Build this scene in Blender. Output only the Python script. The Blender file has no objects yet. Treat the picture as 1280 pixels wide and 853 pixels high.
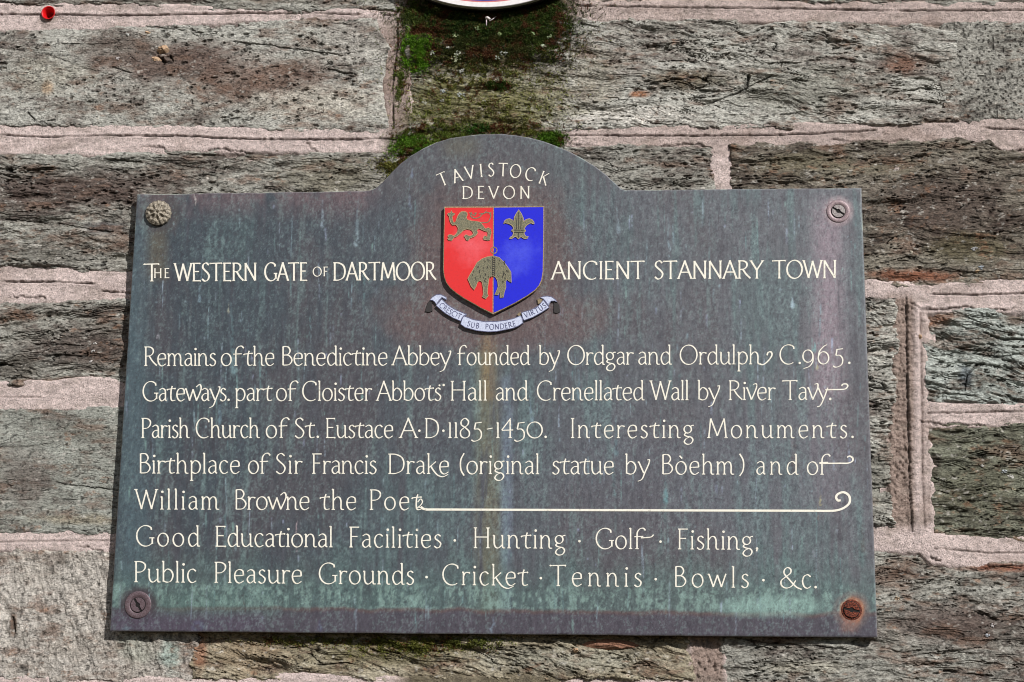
import bpy, math, random
import numpy as np
from mathutils import Matrix, Vector
from mathutils.geometry import tessellate_polygon

S = bpy.context.scene
COL = S.collection
rng = np.random.default_rng(7)
random.seed(7)

# ------------------------------------------------------------------ camera
CAM_C = np.array([0.15970789, -2.02670545, -0.36902998])
CAM_R = np.array([[0.99789313, 0.00301388, 0.06480911],
                  [0.06391704, -0.21706032, -0.97406336],
                  [0.01113178, 0.97615354, -0.21679564]])
FPX = 2097.59
cam_data = bpy.data.cameras.new('camera')
cam_data.sensor_width = 36.0
cam_data.lens = FPX / 1280 * 36
cam_data.clip_start = 0.05
cam_data.clip_end = 200
cam = bpy.data.objects.new('camera', cam_data)
M4 = Matrix([list(r) + [0] for r in CAM_R.tolist()] + [[0, 0, 0, 1]])
M4.translation = Vector(CAM_C.tolist())
cam.matrix_world = M4
COL.objects.link(cam)
S.camera = cam
S.render.resolution_x, S.render.resolution_y = 1024, 682
S.cycles.pixel_filter_type = 'BLACKMAN_HARRIS'
S.cycles.filter_width = 1.05

# ------------------------------------------------------------------ sky and sun
KX, KZ = 0.85, 0.85                       # sun offset to the right and up, per unit out of the wall
sun_dir = Vector((KX, -1.0, KZ)).normalized()
elev = math.asin(sun_dir.z)
rot = math.atan2(-sun_dir.x, sun_dir.y)
world = bpy.data.worlds.new('World')
S.world = world
world.use_nodes = True
wn = world.node_tree
wn.nodes.clear()
sky = wn.nodes.new('ShaderNodeTexSky')
sky.sky_type = 'NISHITA'
sky.sun_disc = False
sky.sun_elevation = elev
sky.sun_rotation = rot % (2 * math.pi)
bg = wn.nodes.new('ShaderNodeBackground')
bg.inputs['Strength'].default_value = 0.05
wo = wn.nodes.new('ShaderNodeOutputWorld')
wn.links.new(sky.outputs[0], bg.inputs[0])
wn.links.new(bg.outputs[0], wo.inputs[0])
sl = bpy.data.lights.new('sun', 'SUN')
sl.energy = 4.8
sl.angle = math.radians(0.53)
sl.color = (1.0, 0.965, 0.93)
sun = bpy.data.objects.new('sun', sl)
sun.rotation_euler = (-sun_dir).to_track_quat('-Z', 'Y').to_euler()
sun.location = (1.5, -2.0, 1.6)
COL.objects.link(sun)
S.view_settings.view_transform = 'Standard'
S.view_settings.look = 'None'
S.view_settings.exposure = 0.14
S.view_settings.gamma = 1.0
S.view_settings.use_curve_mapping = False

# ------------------------------------------------------------------ helpers
WALL_Y = 0.0150


def P(px, py, y=0.0):
    """survey point of the photograph -> point on the plane at depth y"""
    px = np.asarray(px, float); py = np.asarray(py, float)
    d = np.stack([(px - 640) / FPX, -(py - 426.5) / FPX, -np.ones_like(px)], -1)
    w = d @ CAM_R.T
    t = (y - CAM_C[1]) / w[..., 1]
    return CAM_C + w * t[..., None]


def PX(X, Z, y=0.0):
    """inverse of P: where a point of a plane shows"""
    v = np.stack([X - CAM_C[0], np.full_like(X, y - CAM_C[1]), Z - CAM_C[2]], -1) @ CAM_R
    return 640 + FPX * v[..., 0] / -v[..., 2], 426.5 - FPX * v[..., 1] / -v[..., 2]


def srgb(c):
    c = np.asarray(c, float) / 255.0
    return np.where(c <= 0.04045, c / 12.92, ((c + 0.055) / 1.055) ** 2.4)


_T = rng.random((256, 256))


def vn(x, y):
    xi = np.floor(x).astype(np.int64); yi = np.floor(y).astype(np.int64)
    fx = x - xi; fy = y - yi
    fx = fx * fx * fx * (fx * (fx * 6 - 15) + 10); fy = fy * fy * fy * (fy * (fy * 6 - 15) + 10)
    a = _T[yi & 255, xi & 255]; b = _T[yi & 255, (xi + 1) & 255]
    c = _T[(yi + 1) & 255, xi & 255]; d = _T[(yi + 1) & 255, (xi + 1) & 255]
    return (a * (1 - fx) + b * fx) * (1 - fy) + (c * (1 - fx) + d * fx) * fy


def fbm(x, y, o=4, gain=0.55):
    s = np.zeros_like(x); a = 1.0; n = 0
    for i in range(o):
        s += a * (vn(x + 17.3 * i, y - 31.7 * i) * 2 - 1); n += a
        a *= gain; x = x * 1.93 + y * 0.13; y = y * 2.03 - x * 0.03
    return s / n


def worley(x, y, jit=0.9):
    xi = np.floor(x).astype(np.int64); yi = np.floor(y).astype(np.int64)
    best = np.full(x.shape, 9.0); val = np.zeros(x.shape)
    for dx in (-1, 0, 1):
        for dy in (-1, 0, 1):
            cx, cy = xi + dx, yi + dy
            rx = _T[cy & 255, cx & 255]; ry = _T[(cy + 91) & 255, (cx + 37) & 255]; rv = _T[(cy + 13) & 255, (cx + 71) & 255]
            d = np.hypot(cx + .5 + (rx - .5) * jit - x, cy + .5 + (ry - .5) * jit - y)
            m = d < best
            best = np.where(m, d, best); val = np.where(m, rv, val)
    return best, val


def sstep(a, b, x):
    t = np.clip((x - a) / (b - a), 0, 1)
    return t * t * (3 - 2 * t)


def seg_dist(U, V, poly, closed=True):
    """distance to a polyline; sign (positive inside) when closed"""
    p = np.asarray(poly, float); n = len(p)
    best = np.full(U.shape, 1e9); ins = np.zeros(U.shape, bool)
    for i in range(n if closed else n - 1):
        a = p[i]; b = p[(i + 1) % n]; e = b - a
        t = np.clip(((U - a[0]) * e[0] + (V - a[1]) * e[1]) / max(e @ e, 1e-12), 0, 1)
        best = np.minimum(best, np.hypot(U - a[0] - t * e[0], V - a[1] - t * e[1]))
        if closed:
            c = ((a[1] > V) != (b[1] > V))
            xx = a[0] + (V - a[1]) * e[0] / (e[1] if abs(e[1]) > 1e-12 else 1e-12)
            ins ^= c & (U < xx)
    return np.where(ins, best, -best) if closed else best


def np_mesh(name, V, F, mat, parent=None, col=None, smooth=True):
    me = bpy.data.meshes.new(name)
    V = np.asarray(V, np.float32); F = np.asarray(F, np.int32)
    k = F.shape[1]
    me.vertices.add(len(V)); me.vertices.foreach_set('co', V.ravel())
    me.loops.add(F.size); me.loops.foreach_set('vertex_index', F.ravel())
    me.polygons.add(len(F))
    me.polygons.foreach_set('loop_start', np.arange(0, F.size, k, dtype=np.int32))
    me.polygons.foreach_set('loop_total', np.full(len(F), k, np.int32))
    me.polygons.foreach_set('use_smooth', np.full(len(F), smooth))
    me.update(calc_edges=True)
    if col is not None:
        a = me.color_attributes.new('Col', 'FLOAT_COLOR', 'POINT')
        c = np.ones((len(V), 4), np.float32); c[:, :3] = np.clip(col, 0, 1)
        a.data.foreach_set('color', c.ravel())
    me.materials.append(mat)
    o = bpy.data.objects.new(name, me); COL.objects.link(o)
    if parent: o.parent = parent
    return o


def py_mesh(name, V, F, mat, parent=None, smooth=False):
    me = bpy.data.meshes.new(name)
    me.from_pydata([tuple(map(float, v)) for v in V], [], F)
    me.update()
    if smooth:
        me.polygons.foreach_set('use_smooth', [True] * len(me.polygons))
    for m in (mat if isinstance(mat, list) else [mat]): me.materials.append(m)
    o = bpy.data.objects.new(name, me); COL.objects.link(o)
    if parent: o.parent = parent
    return o


def tag(o, label=None, cat=None, group=None, kind=None):
    if label: o['label'] = label
    if cat: o['category'] = cat
    if group: o['group'] = group
    if kind: o['kind'] = kind
    return o


def empty(name, parent=None, loc=(0, 0, 0)):
    o = bpy.data.objects.new(name, None); o.empty_display_size = 0.02; o.location = loc
    COL.objects.link(o)
    if parent: o.parent = parent
    return o


def catmull(pts, n=6):
    p = [np.asarray(q, float) for q in pts]
    if len(p) < 3: return np.array(p)
    q = [2 * p[0] - p[1]] + p + [2 * p[-1] - p[-2]]
    out = []
    for i in range(1, len(q) - 2):
        for k in range(n):
            t = k / n
            out.append(0.5 * (2 * q[i] + (q[i + 1] - q[i - 1]) * t + (2 * q[i - 1] - 5 * q[i] + 4 * q[i + 1] - q[i + 2]) * t * t
                              + (3 * q[i] - q[i - 1] - 3 * q[i + 1] + q[i + 2]) * t ** 3))
    out.append(q[-2])
    return np.array(out)


# ------------------------------------------------------------------ materials
class NT:
    def __init__(s, name):
        s.m = bpy.data.materials.new(name); s.m.use_nodes = True
        s.t = s.m.node_tree; s.b = s.t.nodes['Principled BSDF']; s.out = s.t.nodes['Material Output']

    def n(s, typ, **kw):
        x = s.t.nodes.new(typ)
        for k, v in kw.items():
            if k in x.inputs: x.inputs[k].default_value = v
            else: setattr(x, k, v)
        return x

    def l(s, a, b): s.t.links.new(a, b)

    def coord(s, scale=(1, 1, 1)):
        tc = s.n('ShaderNodeTexCoord'); mp = s.n('ShaderNodeMapping')
        mp.inputs['Scale'].default_value = scale
        s.l(tc.outputs['Object'], mp.inputs['Vector']); return mp.outputs[0]

    def noise(s, scale, vec=None, detail=4, rough=0.6):
        x = s.n('ShaderNodeTexNoise', Scale=scale, Detail=detail, Roughness=rough)
        if vec is None: vec = s.coord()
        s.l(vec, x.inputs['Vector']); return x.outputs['Fac']

    def ramp(s, fac, stops):
        r = s.n('ShaderNodeValToRGB'); e = r.color_ramp.elements
        while len(e) < len(stops): e.new(0.5)
        for q, (p, c) in zip(e, stops):
            q.position = p; q.color = (*c, 1) if len(c) == 3 else c
        s.l(fac, r.inputs[0]); return r.outputs[0]

    def mix(s, fac, a, b, mode='MIX'):
        x = s.n('ShaderNodeMix'); x.data_type = 'RGBA'; x.blend_type = mode
        for sock, v in ((x.inputs[0], fac), (x.inputs[6], a), (x.inputs[7], b)):
            if hasattr(v, 'node'): s.l(v, sock)
            else: sock.default_value = v if isinstance(v, (int, float)) else (*v, 1) if len(v) == 3 else v
        return x.outputs[2]

    def bump(s, h, dist, strength=1.0):
        b = s.n('ShaderNodeBump', Strength=strength, Distance=dist)
        s.l(h, b.inputs['Height']); s.l(b.outputs[0], s.b.inputs['Normal'])


def attr_mat(name, grain, bump_d, rough=0.92, lo=0.72, hi=1.25, aniso=(1, 1, 1), sand=0.0, sand_scale=900, dark=0.45, light=1.3):
    m = NT(name)
    a = m.n('ShaderNodeAttribute', attribute_name='Col')
    v = m.coord(aniso)
    n1 = m.noise(grain, v, 5, 0.7)
    f = m.ramp(n1, [(0.3, (lo,) * 3), (0.7, (hi,) * 3)])
    c = m.mix(1.0, a.outputs['Color'], f, 'MULTIPLY')
    if sand:
        vo = m.n('ShaderNodeTexVoronoi', Scale=sand_scale); m.l(v, vo.inputs['Vector'])
        sp = m.n('ShaderNodeSeparateColor'); m.l(vo.outputs['Color'], sp.inputs[0])
        g_ = m.ramp(sp.outputs[0], [(0.0, (dark,) * 3), (0.13, (0.82,) * 3), (0.45, (0.97,) * 3), (0.86, (1.06,) * 3), (1.0, (light,) * 3)])
        c = m.mix(sand, c, m.mix(1.0, c, g_, 'MULTIPLY'))
    m.l(c, m.b.inputs['Base Color'])
    m.b.inputs['Roughness'].default_value = rough
    m.b.inputs['Specular IOR Level'].default_value = 0.25
    m.bump(m.noise(grain * 0.9, v, 6, 0.75), bump_d, 0.9)
    return m.m


M_STONE = attr_mat('weathered_slate', 520, 0.0026, 0.85, 0.62, 1.36, (0.6, 1, 1.25), 0.75, 850, 0.35, 1.35)
M_MORTAR = attr_mat('pink_sandy_mortar', 700, 0.0034, 0.95, 0.70, 1.24, (1, 1, 1), 0.9, 950, 0.40, 1.22)


def simple(name, c, rough=0.5, metal=0.0, var=0.15, scale=300, bump=0.0, c2=None, spec=0.5, coat=0.0):
    m = NT(name); c = srgb(c)
    n = m.noise(scale)
    d = srgb(c2) if c2 is not None else c * (1 - var)
    m.l(m.ramp(n, [(0.35, tuple(d)), (0.65, tuple(c))]), m.b.inputs['Base Color'])
    m.b.inputs['Roughness'].default_value = rough
    m.b.inputs['Metallic'].default_value = metal
    m.b.inputs['Specular IOR Level'].default_value = spec
    m.b.inputs['Coat Weight'].default_value = coat
    m.b.inputs['Coat Roughness'].default_value = 0.15
    if bump: m.bump(n, bump)
    return m.m


# ------------------------------------------------------------------ plaque outline (shared)
_top = [(171, 243), (300, 241), (462, 238.3), (471, 234), (480, 226), (489, 216), (500, 205), (513, 195), (529, 185.5), (545, 178), (562, 172.8), (580, 170),
        (600, 168), (628, 167.5), (645, 169), (662, 171.8), (678, 176), (694, 182), (712, 189.5), (727, 197.5), (744, 208), (759, 219.5), (768, 228), (776, 235.5), (782, 237.4), (930, 236), (1077, 235)]
_tp = P([q[0] for q in _top], [q[1] for q in _top])
PL_X0, PL_X1, PL_ZB = -0.46, 0.46, -0.27661


def top_z(x):
    return np.interp(x, _tp[:, 0], _tp[:, 2])


# ------------------------------------------------------------------ the wall
wall = empty('stone_wall')
tag(wall, 'old wall of rough grey and brown slate blocks in pink mortar, behind the bronze plaque', 'wall')

F0 = P([0, 1280, 0, 1280], [0, 0, 853, 853], WALL_Y)
FX0, FX1, FZ0, FZ1 = F0[:, 0].min() - 0.01, F0[:, 0].max() + 0.01, F0[:, 2].min() - 0.01, F0[:, 2].max() + 0.01


def axis(a, b, f0, f1, fine, coarse):
    out = [a]
    while out[-1] < b:
        x = out[-1]
        s = fine if f0 <= x <= f1 else min(coarse, max(fine, (f0 - x) if x < f0 else coarse))
        if x > f1: s = min(coarse, fine + (x - f1) * 0.3)
        out.append(x + s)
    return np.array(out)


# name -> polygon in survey points, style, palette, blotches
# palette: light, mid, dark (sRGB of the stone itself);  blotch: (px, py, rx, ry, colour, strength)
ST = []


AN = {2: .55, 3: .7, 11: .6, 12: .6}


def stone(poly, style='slate', pal=((160, 158, 148), (128, 124, 114), (84, 76, 68)), blots=(), dip=0.0, amp=1.0, proud=0.0, coarse=False, mixb=0.0, cracks=()):
    ST.append(dict(cracks=cracks, an=AN.get(len(ST), 1), poly=poly, style=style, pal=pal, blots=blots, dip=dip, amp=amp, proud=proud, coarse=coarse, mixb=mixb))


GRN = ((162, 161, 153), (136, 132, 124), (86, 76, 71))
BRN = ((136, 130, 118), (106, 98, 88), (68, 58, 52))
PAL = ((182, 181, 173), (155, 151, 143), (108, 98, 92))
RUST = (128, 84, 62)
stone([(-330, -160), (493, -160), (493, 12), (300, 12), (180, 5), (60, 6), (-330, 10)], pal=GRN)
stone([(520, -160), (1560, -160), (1560, 2), (1200, 4), (960, 1), (700, 0), (520, 4)], pal=GRN)
stone(style='pitted', poly=[(-330, 40), (60, 39), (140, 36), (200, 33), (300, 28), (470, 24), (483, 60), (480, 110), (484, 163), (300, 160), (120, 157), (-330, 152)], pal=PAL, cracks=[([(292, 52), (340, 58), (380, 63), (428, 69)], .9, 2.0), ([(150, 30), (176, 33), (230, 38)], .8, 1.4), ([(198, 72), (206, 78)], 4.2, 7), ([(213, 70), (217, 76)], 1.6, 3), ([(410, 88), (440, 93)], 1.2, 2.2), ([(140, 84), (165, 92)], 1.0, 2.0), ([(0, 78), (40, 80)], 1.2, 2.0), ([(36, 143), (44, 150)], 1.0, 3.0), ([(0, 60), (60, 68), (120, 90)], .5, .8)],
      blots=[(215, 78, 120, 34, (104, 86, 78), 0.9), (330, 100, 90, 36, (116, 92, 80), 0.8), (150, 60, 60, 22, (112, 102, 94), 0.6), (60, 95, 60, 26, (168, 164, 150), 0.5),
             (400, 130, 90, 26, (196, 190, 178), 0.8), (440, 60, 50, 30, (184, 180, 172), 0.7), (60, 110, 8, 12, (170, 138, 104), 0.6), (380, 90, 40, 12, (96, 80, 72), 0.6)], mixb=0.15)
stone([(510, 27), (700, 27), (840, 25), (1000, 28), (1196, 29), (1194, 90), (1198, 152), (1060, 156), (860, 158), (700, 163), (512, 168)], pal=PAL, cracks=[([(850, 134), (885, 129), (920, 117), (945, 104), (965, 95)], 1.0, 2.2), ([(936, 96), (932, 110)], 3.0, 5), ([(726, 30), (757, 37)], 1.5, 3), ([(830, 24), (856, 26)], 1.4, 3), ([(780, 130), (800, 108), (870, 98), (905, 108)], .8, 1.2), ([(960, 80), (1000, 78), (1040, 72)], 1.2, 2.2), ([(1110, 118), (1150, 110), (1178, 114)], 1.0, 2.0), ([(975, 143), (1002, 140)], 1.0, 2.0)],
      blots=[(600, 50, 125, 62, (72, 68, 48), 1.0), (600, 130, 120, 52, (124, 120, 84), 0.95), (650, 150, 60, 20, (112, 110, 70), 0.6), (540, 120, 30, 30, (104, 102, 62), 0.6), (740, 100, 40, 40, (160, 154, 138), 0.5), (860, 100, 60, 14, (104, 92, 74), 0.95),
             (800, 118, 14, 5, (150, 98, 62), 0.9), (1000, 110, 120, 30, (146, 146, 136), 0.7), (1130, 80, 30, 16, (124, 88, 70), 0.8), (790, 145, 90, 14, (204, 200, 192), 0.9)], dip=0.10)
stone([(1178, 28), (1560, 30), (1560, 150), (1230, 148), (1182, 152), (1176, 92)], style='granite', pal=((166, 164, 156), (148, 146, 138), (92, 86, 80)), amp=0.6)
stone([(-330, 194), (60, 193), (130, 195), (230, 190), (430, 190), (520, 190), (520, 330), (160, 342), (60, 333), (-330, 332)], pal=GRN, cracks=[([(0, 212), (14, 213)], 3.0, 5), ([(130, 200), (180, 203)], 1.4, 3), ([(0, 273), (70, 279), (120, 288), (160, 293)], 1.0, 2.2), ([(190, 190), (215, 194), (300, 193)], 1.0, 2.5)],
      blots=[(80, 237, 150, 30, (88, 74, 68), 0.9), (60, 315, 70, 22, (84, 78, 70), 0.6), (130, 285, 34, 10, (76, 74, 76), 0.8), (420, 220, 80, 30, (96, 88, 66), 0.6), (200, 222, 60, 14, (96, 86, 80), 0.6)], amp=1.1)
stone([(540, 175), (700, 182), (800, 184), (888, 184), (892, 240), (888, 330), (540, 330)], pal=GRN, blots=[(740, 195, 40, 12, (90, 84, 78), 0.8)])
stone([(915, 184), (1040, 184), (1130, 178), (1200, 174), (1236, 178), (1248, 190), (1560, 192), (1560, 340), (1280, 349), (1210, 354), (1150, 358), (1090, 350), (915, 350)], pal=BRN,
      blots=[(1180, 255, 110, 60, (80, 66, 60), 0.8), (1110, 210, 60, 14, (120, 114, 96), 0.6), (1010, 205, 70, 16, (124, 118, 98), 0.7), (1140, 345, 60, 10, (132, 84, 62), 0.9), (1210, 310, 60, 22, (96, 90, 64), 0.6)], amp=1.0)
stone([(-330, 379), (60, 380), (120, 376), (200, 378), (440, 378), (440, 476), (150, 478), (110, 472), (60, 478), (-330, 487)], pal=GRN, cracks=[([(20, 428), (60, 432), (105, 432)], 1.2, 3.0), ([(0, 455), (30, 458)], 1.6, 3.0)],
      blots=[(100, 435, 90, 28, (88, 76, 70), 0.85), (20, 460, 40, 16, (84, 76, 68), 0.7), (60, 480, 50, 8, (128, 92, 70), 0.6)], amp=1.3, dip=-0.05)
stone([(-330, 514), (150, 512), (560, 512), (560, 662), (150, 664), (40, 664), (-330, 662)], cracks=[([(70, 604), (150, 613)], .9, 1.6), ([(0, 560), (60, 556)], .6, 1.0)], style='fine', pal=((158, 160, 152), (142, 143, 135), (112, 106, 100)),
      blots=[(30, 600, 40, 40, (112, 100, 94), 0.6), (110, 540, 40, 14, (126, 122, 112), 0.6), (100, 650, 60, 8, (140, 124, 96), 0.5)], amp=0.7)
stone([(-330, 692), (60, 688), (130, 692), (247, 696), (247, 790), (245, 847), (100, 850), (30, 846), (-330, 842)], cracks=[([(17, 772), (20, 790)], 1.6, 3)], style='render', pal=((188, 182, 174), (174, 167, 158), (140, 130, 122)),
      blots=[(215, 820, 16, 24, (150, 168, 160), 0.8), (170, 810, 30, 22, (152, 156, 144), 0.6), (18, 780, 5, 16, (96, 78, 66), 0.9)], amp=0.9)
stone([(244, 696), (862, 696), (862, 847), (640, 846), (520, 848), (380, 843), (300, 850), (243, 846)], style='slate', pal=((168, 160, 140), (136, 126, 106), (80, 72, 58)),
      blots=[(310, 820, 50, 30, (150, 132, 108), 0.6), (480, 815, 120, 20, (104, 98, 66), 0.7), (700, 825, 120, 20, (156, 154, 140), 0.8), (250, 815, 10, 30, (156, 112, 88), 0.8)], amp=1.25, dip=0.2)
stone([(906, 700), (1097, 688), (1150, 690), (1165, 704), (1210, 709), (1560, 706), (1560, 866), (1000, 862), (906, 860)], pal=GRN, cracks=[([(1120, 822), (1180, 815), (1230, 809)], .9, 1.8), ([(905, 795), (960, 804), (1060, 812)], 1.0, 2.2), ([(1180, 838), (1240, 846)], 1.4, 3)],
      blots=[(1190, 780, 90, 34, (96, 82, 76), 0.85), (1250, 710, 60, 6, (140, 88, 66), 0.9), (1110, 720, 30, 20, (128, 100, 84), 0.5), (1000, 835, 60, 10, (166, 162, 148), 0.7)], amp=1.1)
stone([(800, 372), (1085, 372), (1117, 374), (1118, 480), (1112, 560), (1116, 655), (800, 655)], pal=PAL, blots=[(1100, 600, 30, 50, (120, 118, 108), 0.6)], amp=1.5)
stone([(1157, 392), (1210, 390), (1560, 388), (1560, 503), (1240, 507), (1157, 505)], cracks=[([(1206, 396), (1222, 404), (1250, 408)], 1.1, 2.5), ([(1240, 420), (1262, 424), (1300, 425), (1500, 424)], 1.8, 4.0), ([(1178, 492), (1195, 494), (1216, 495)], 1.2, 3.0), ([(1222, 455), (1208, 470), (1206, 490)], 1.8, 3.5), ([(1160, 445), (1200, 440), (1250, 446), (1300, 440)], .8, 1.6), ([(1170, 470), (1200, 476)], .8, 1.4)], pal=((176, 182, 176), (142, 146, 140), (104, 88, 76)),
      blots=[(1170, 400, 26, 14, (142, 98, 74), 0.7), (1270, 400, 20, 8, (110, 92, 80), 0.8), (1206, 470, 10, 16, (96, 104, 110), 0.8)], amp=1.5, dip=0.15)
stone([(1160, 534), (1220, 532), (1560, 533), (1560, 674), (1240, 674), (1166, 668)], pal=((132, 134, 118), (106, 106, 92), (66, 64, 54)),
      blots=[(1220, 610, 60, 40, (84, 82, 66), 0.6), (1168, 578, 10, 18, (60, 52, 46), 0.9)], amp=1.1)
stone([(-330, 858), (380, 858), (380, 1010), (-330, 1010)], pal=PAL, coarse=True)
stone([(400, 858), (890, 858), (890, 1010), (400, 1010)], pal=PAL, coarse=True)
stone([(910, 872), (1560, 872), (1560, 1010), (910, 1010)], pal=PAL, coarse=True)
stone([(540, 350), (790, 350), (790, 500), (460, 500), (460, 350)], pal=GRN, coarse=True)
stone([(580, 515), (790, 515), (790, 680), (580, 680)], pal=GRN, coarse=True)

GROOVES = [([(-330, 14), (0, 18.5), (60, 18.5), (130, 20), (200, 19), (300, 17), (400, 17.5), (488, 20)], 1.0),
           ([(497, 24), (497, 60), (491, 110), (492, 160)], 1.0),
           ([(720, 8), (900, 10.5), (1000, 11.5), (1120, 14), (1290, 13), (1560, 13)], 0.8),
           ([(-330, 166), (0, 169), (60, 172), (140, 170), (220, 170), (300, 174), (400, 175), (500, 174)], 1.0),
           ([(706, 170), (800, 170), (930, 170), (1010, 168), (1095, 163)], 0.9),
           ([(1225, 160), (1290, 163), (1560, 165)], 0.9),
           ([(-330, 350), (0, 352), (60, 353), (118, 355)], 1.0), ([(128, 364), (165, 367)], 0.8),
           ([(-330, 494), (0, 497), (50, 497)], 0.4),
           ([(1166, 368), (1220, 369), (1300, 366), (1560, 366)], 0.9),
           ([(1133, 372), (1134, 480), (1137, 600), (1140, 665)], 0.7),
           ([(1150, 392), (1152, 480), (1153, 600), (1156, 660)], 0.5),
           ([(1160, 517), (1220, 516), (1300, 514), (1560, 514)], 0.7),
           ([(-330, 676), (0, 678), (60, 677), (150, 676)], 0.4),
           ([(1168, 686), (1240, 692), (1300, 691), (1560, 690)], 0.6)]

EDGES = [([(180, 181), (200, 184), (214, 193), (236, 190)], 1.0), ([(262, 187), (282, 187), (316, 193)], 1.0), ([(383, 178), (396, 191)], .8), ([(0, 187), (22, 190)], .8),
           ([(1137, 380), (1150, 386), (1180, 387), (1210, 383), (1222, 388), (1240, 388), (1300, 384)], 1.2), ([(0, 371), (30, 370), (56, 374)], 1.0), ([(118, 372), (134, 378), (160, 377)], 1.0),
           ([(1236, 179), (1246, 188), (1262, 190), (1300, 187)], 1.2), ([(1150, 526), (1176, 533), (1196, 530), (1230, 533)], 1.0), ([(1158, 684), (1163, 696), (1176, 701)], 1.2), ([(1040, 176), (1100, 178), (1134, 176)], .8),
           ([(706, 180), (760, 186), (820, 184), (872, 180), (888, 187)], 1.0), ([(880, 800), (878, 826)], .8), ([(100, 684), (125, 688), (130, 694)], 1.0), ([(-330, 36), (0, 37.5)], .6)]


def poly_w(poly):
    q = np.array(poly, float)
    w = P(q[:, 0], q[:, 1], WALL_Y)
    return w[:, [0, 2]]


def warp_dist(U, V, pw):
    d = seg_dist(U, V, pw)
    return d + 0.0042 + 0.0044 * fbm(U * 38 + 5, V * 38, 3) + 0.0034 * fbm(U * 62 + V * 30, V * 52 + 3, 5, .62) + 0.0014 * fbm(U * 240 + V * 50, V * 210, 2, 0.7)


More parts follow.
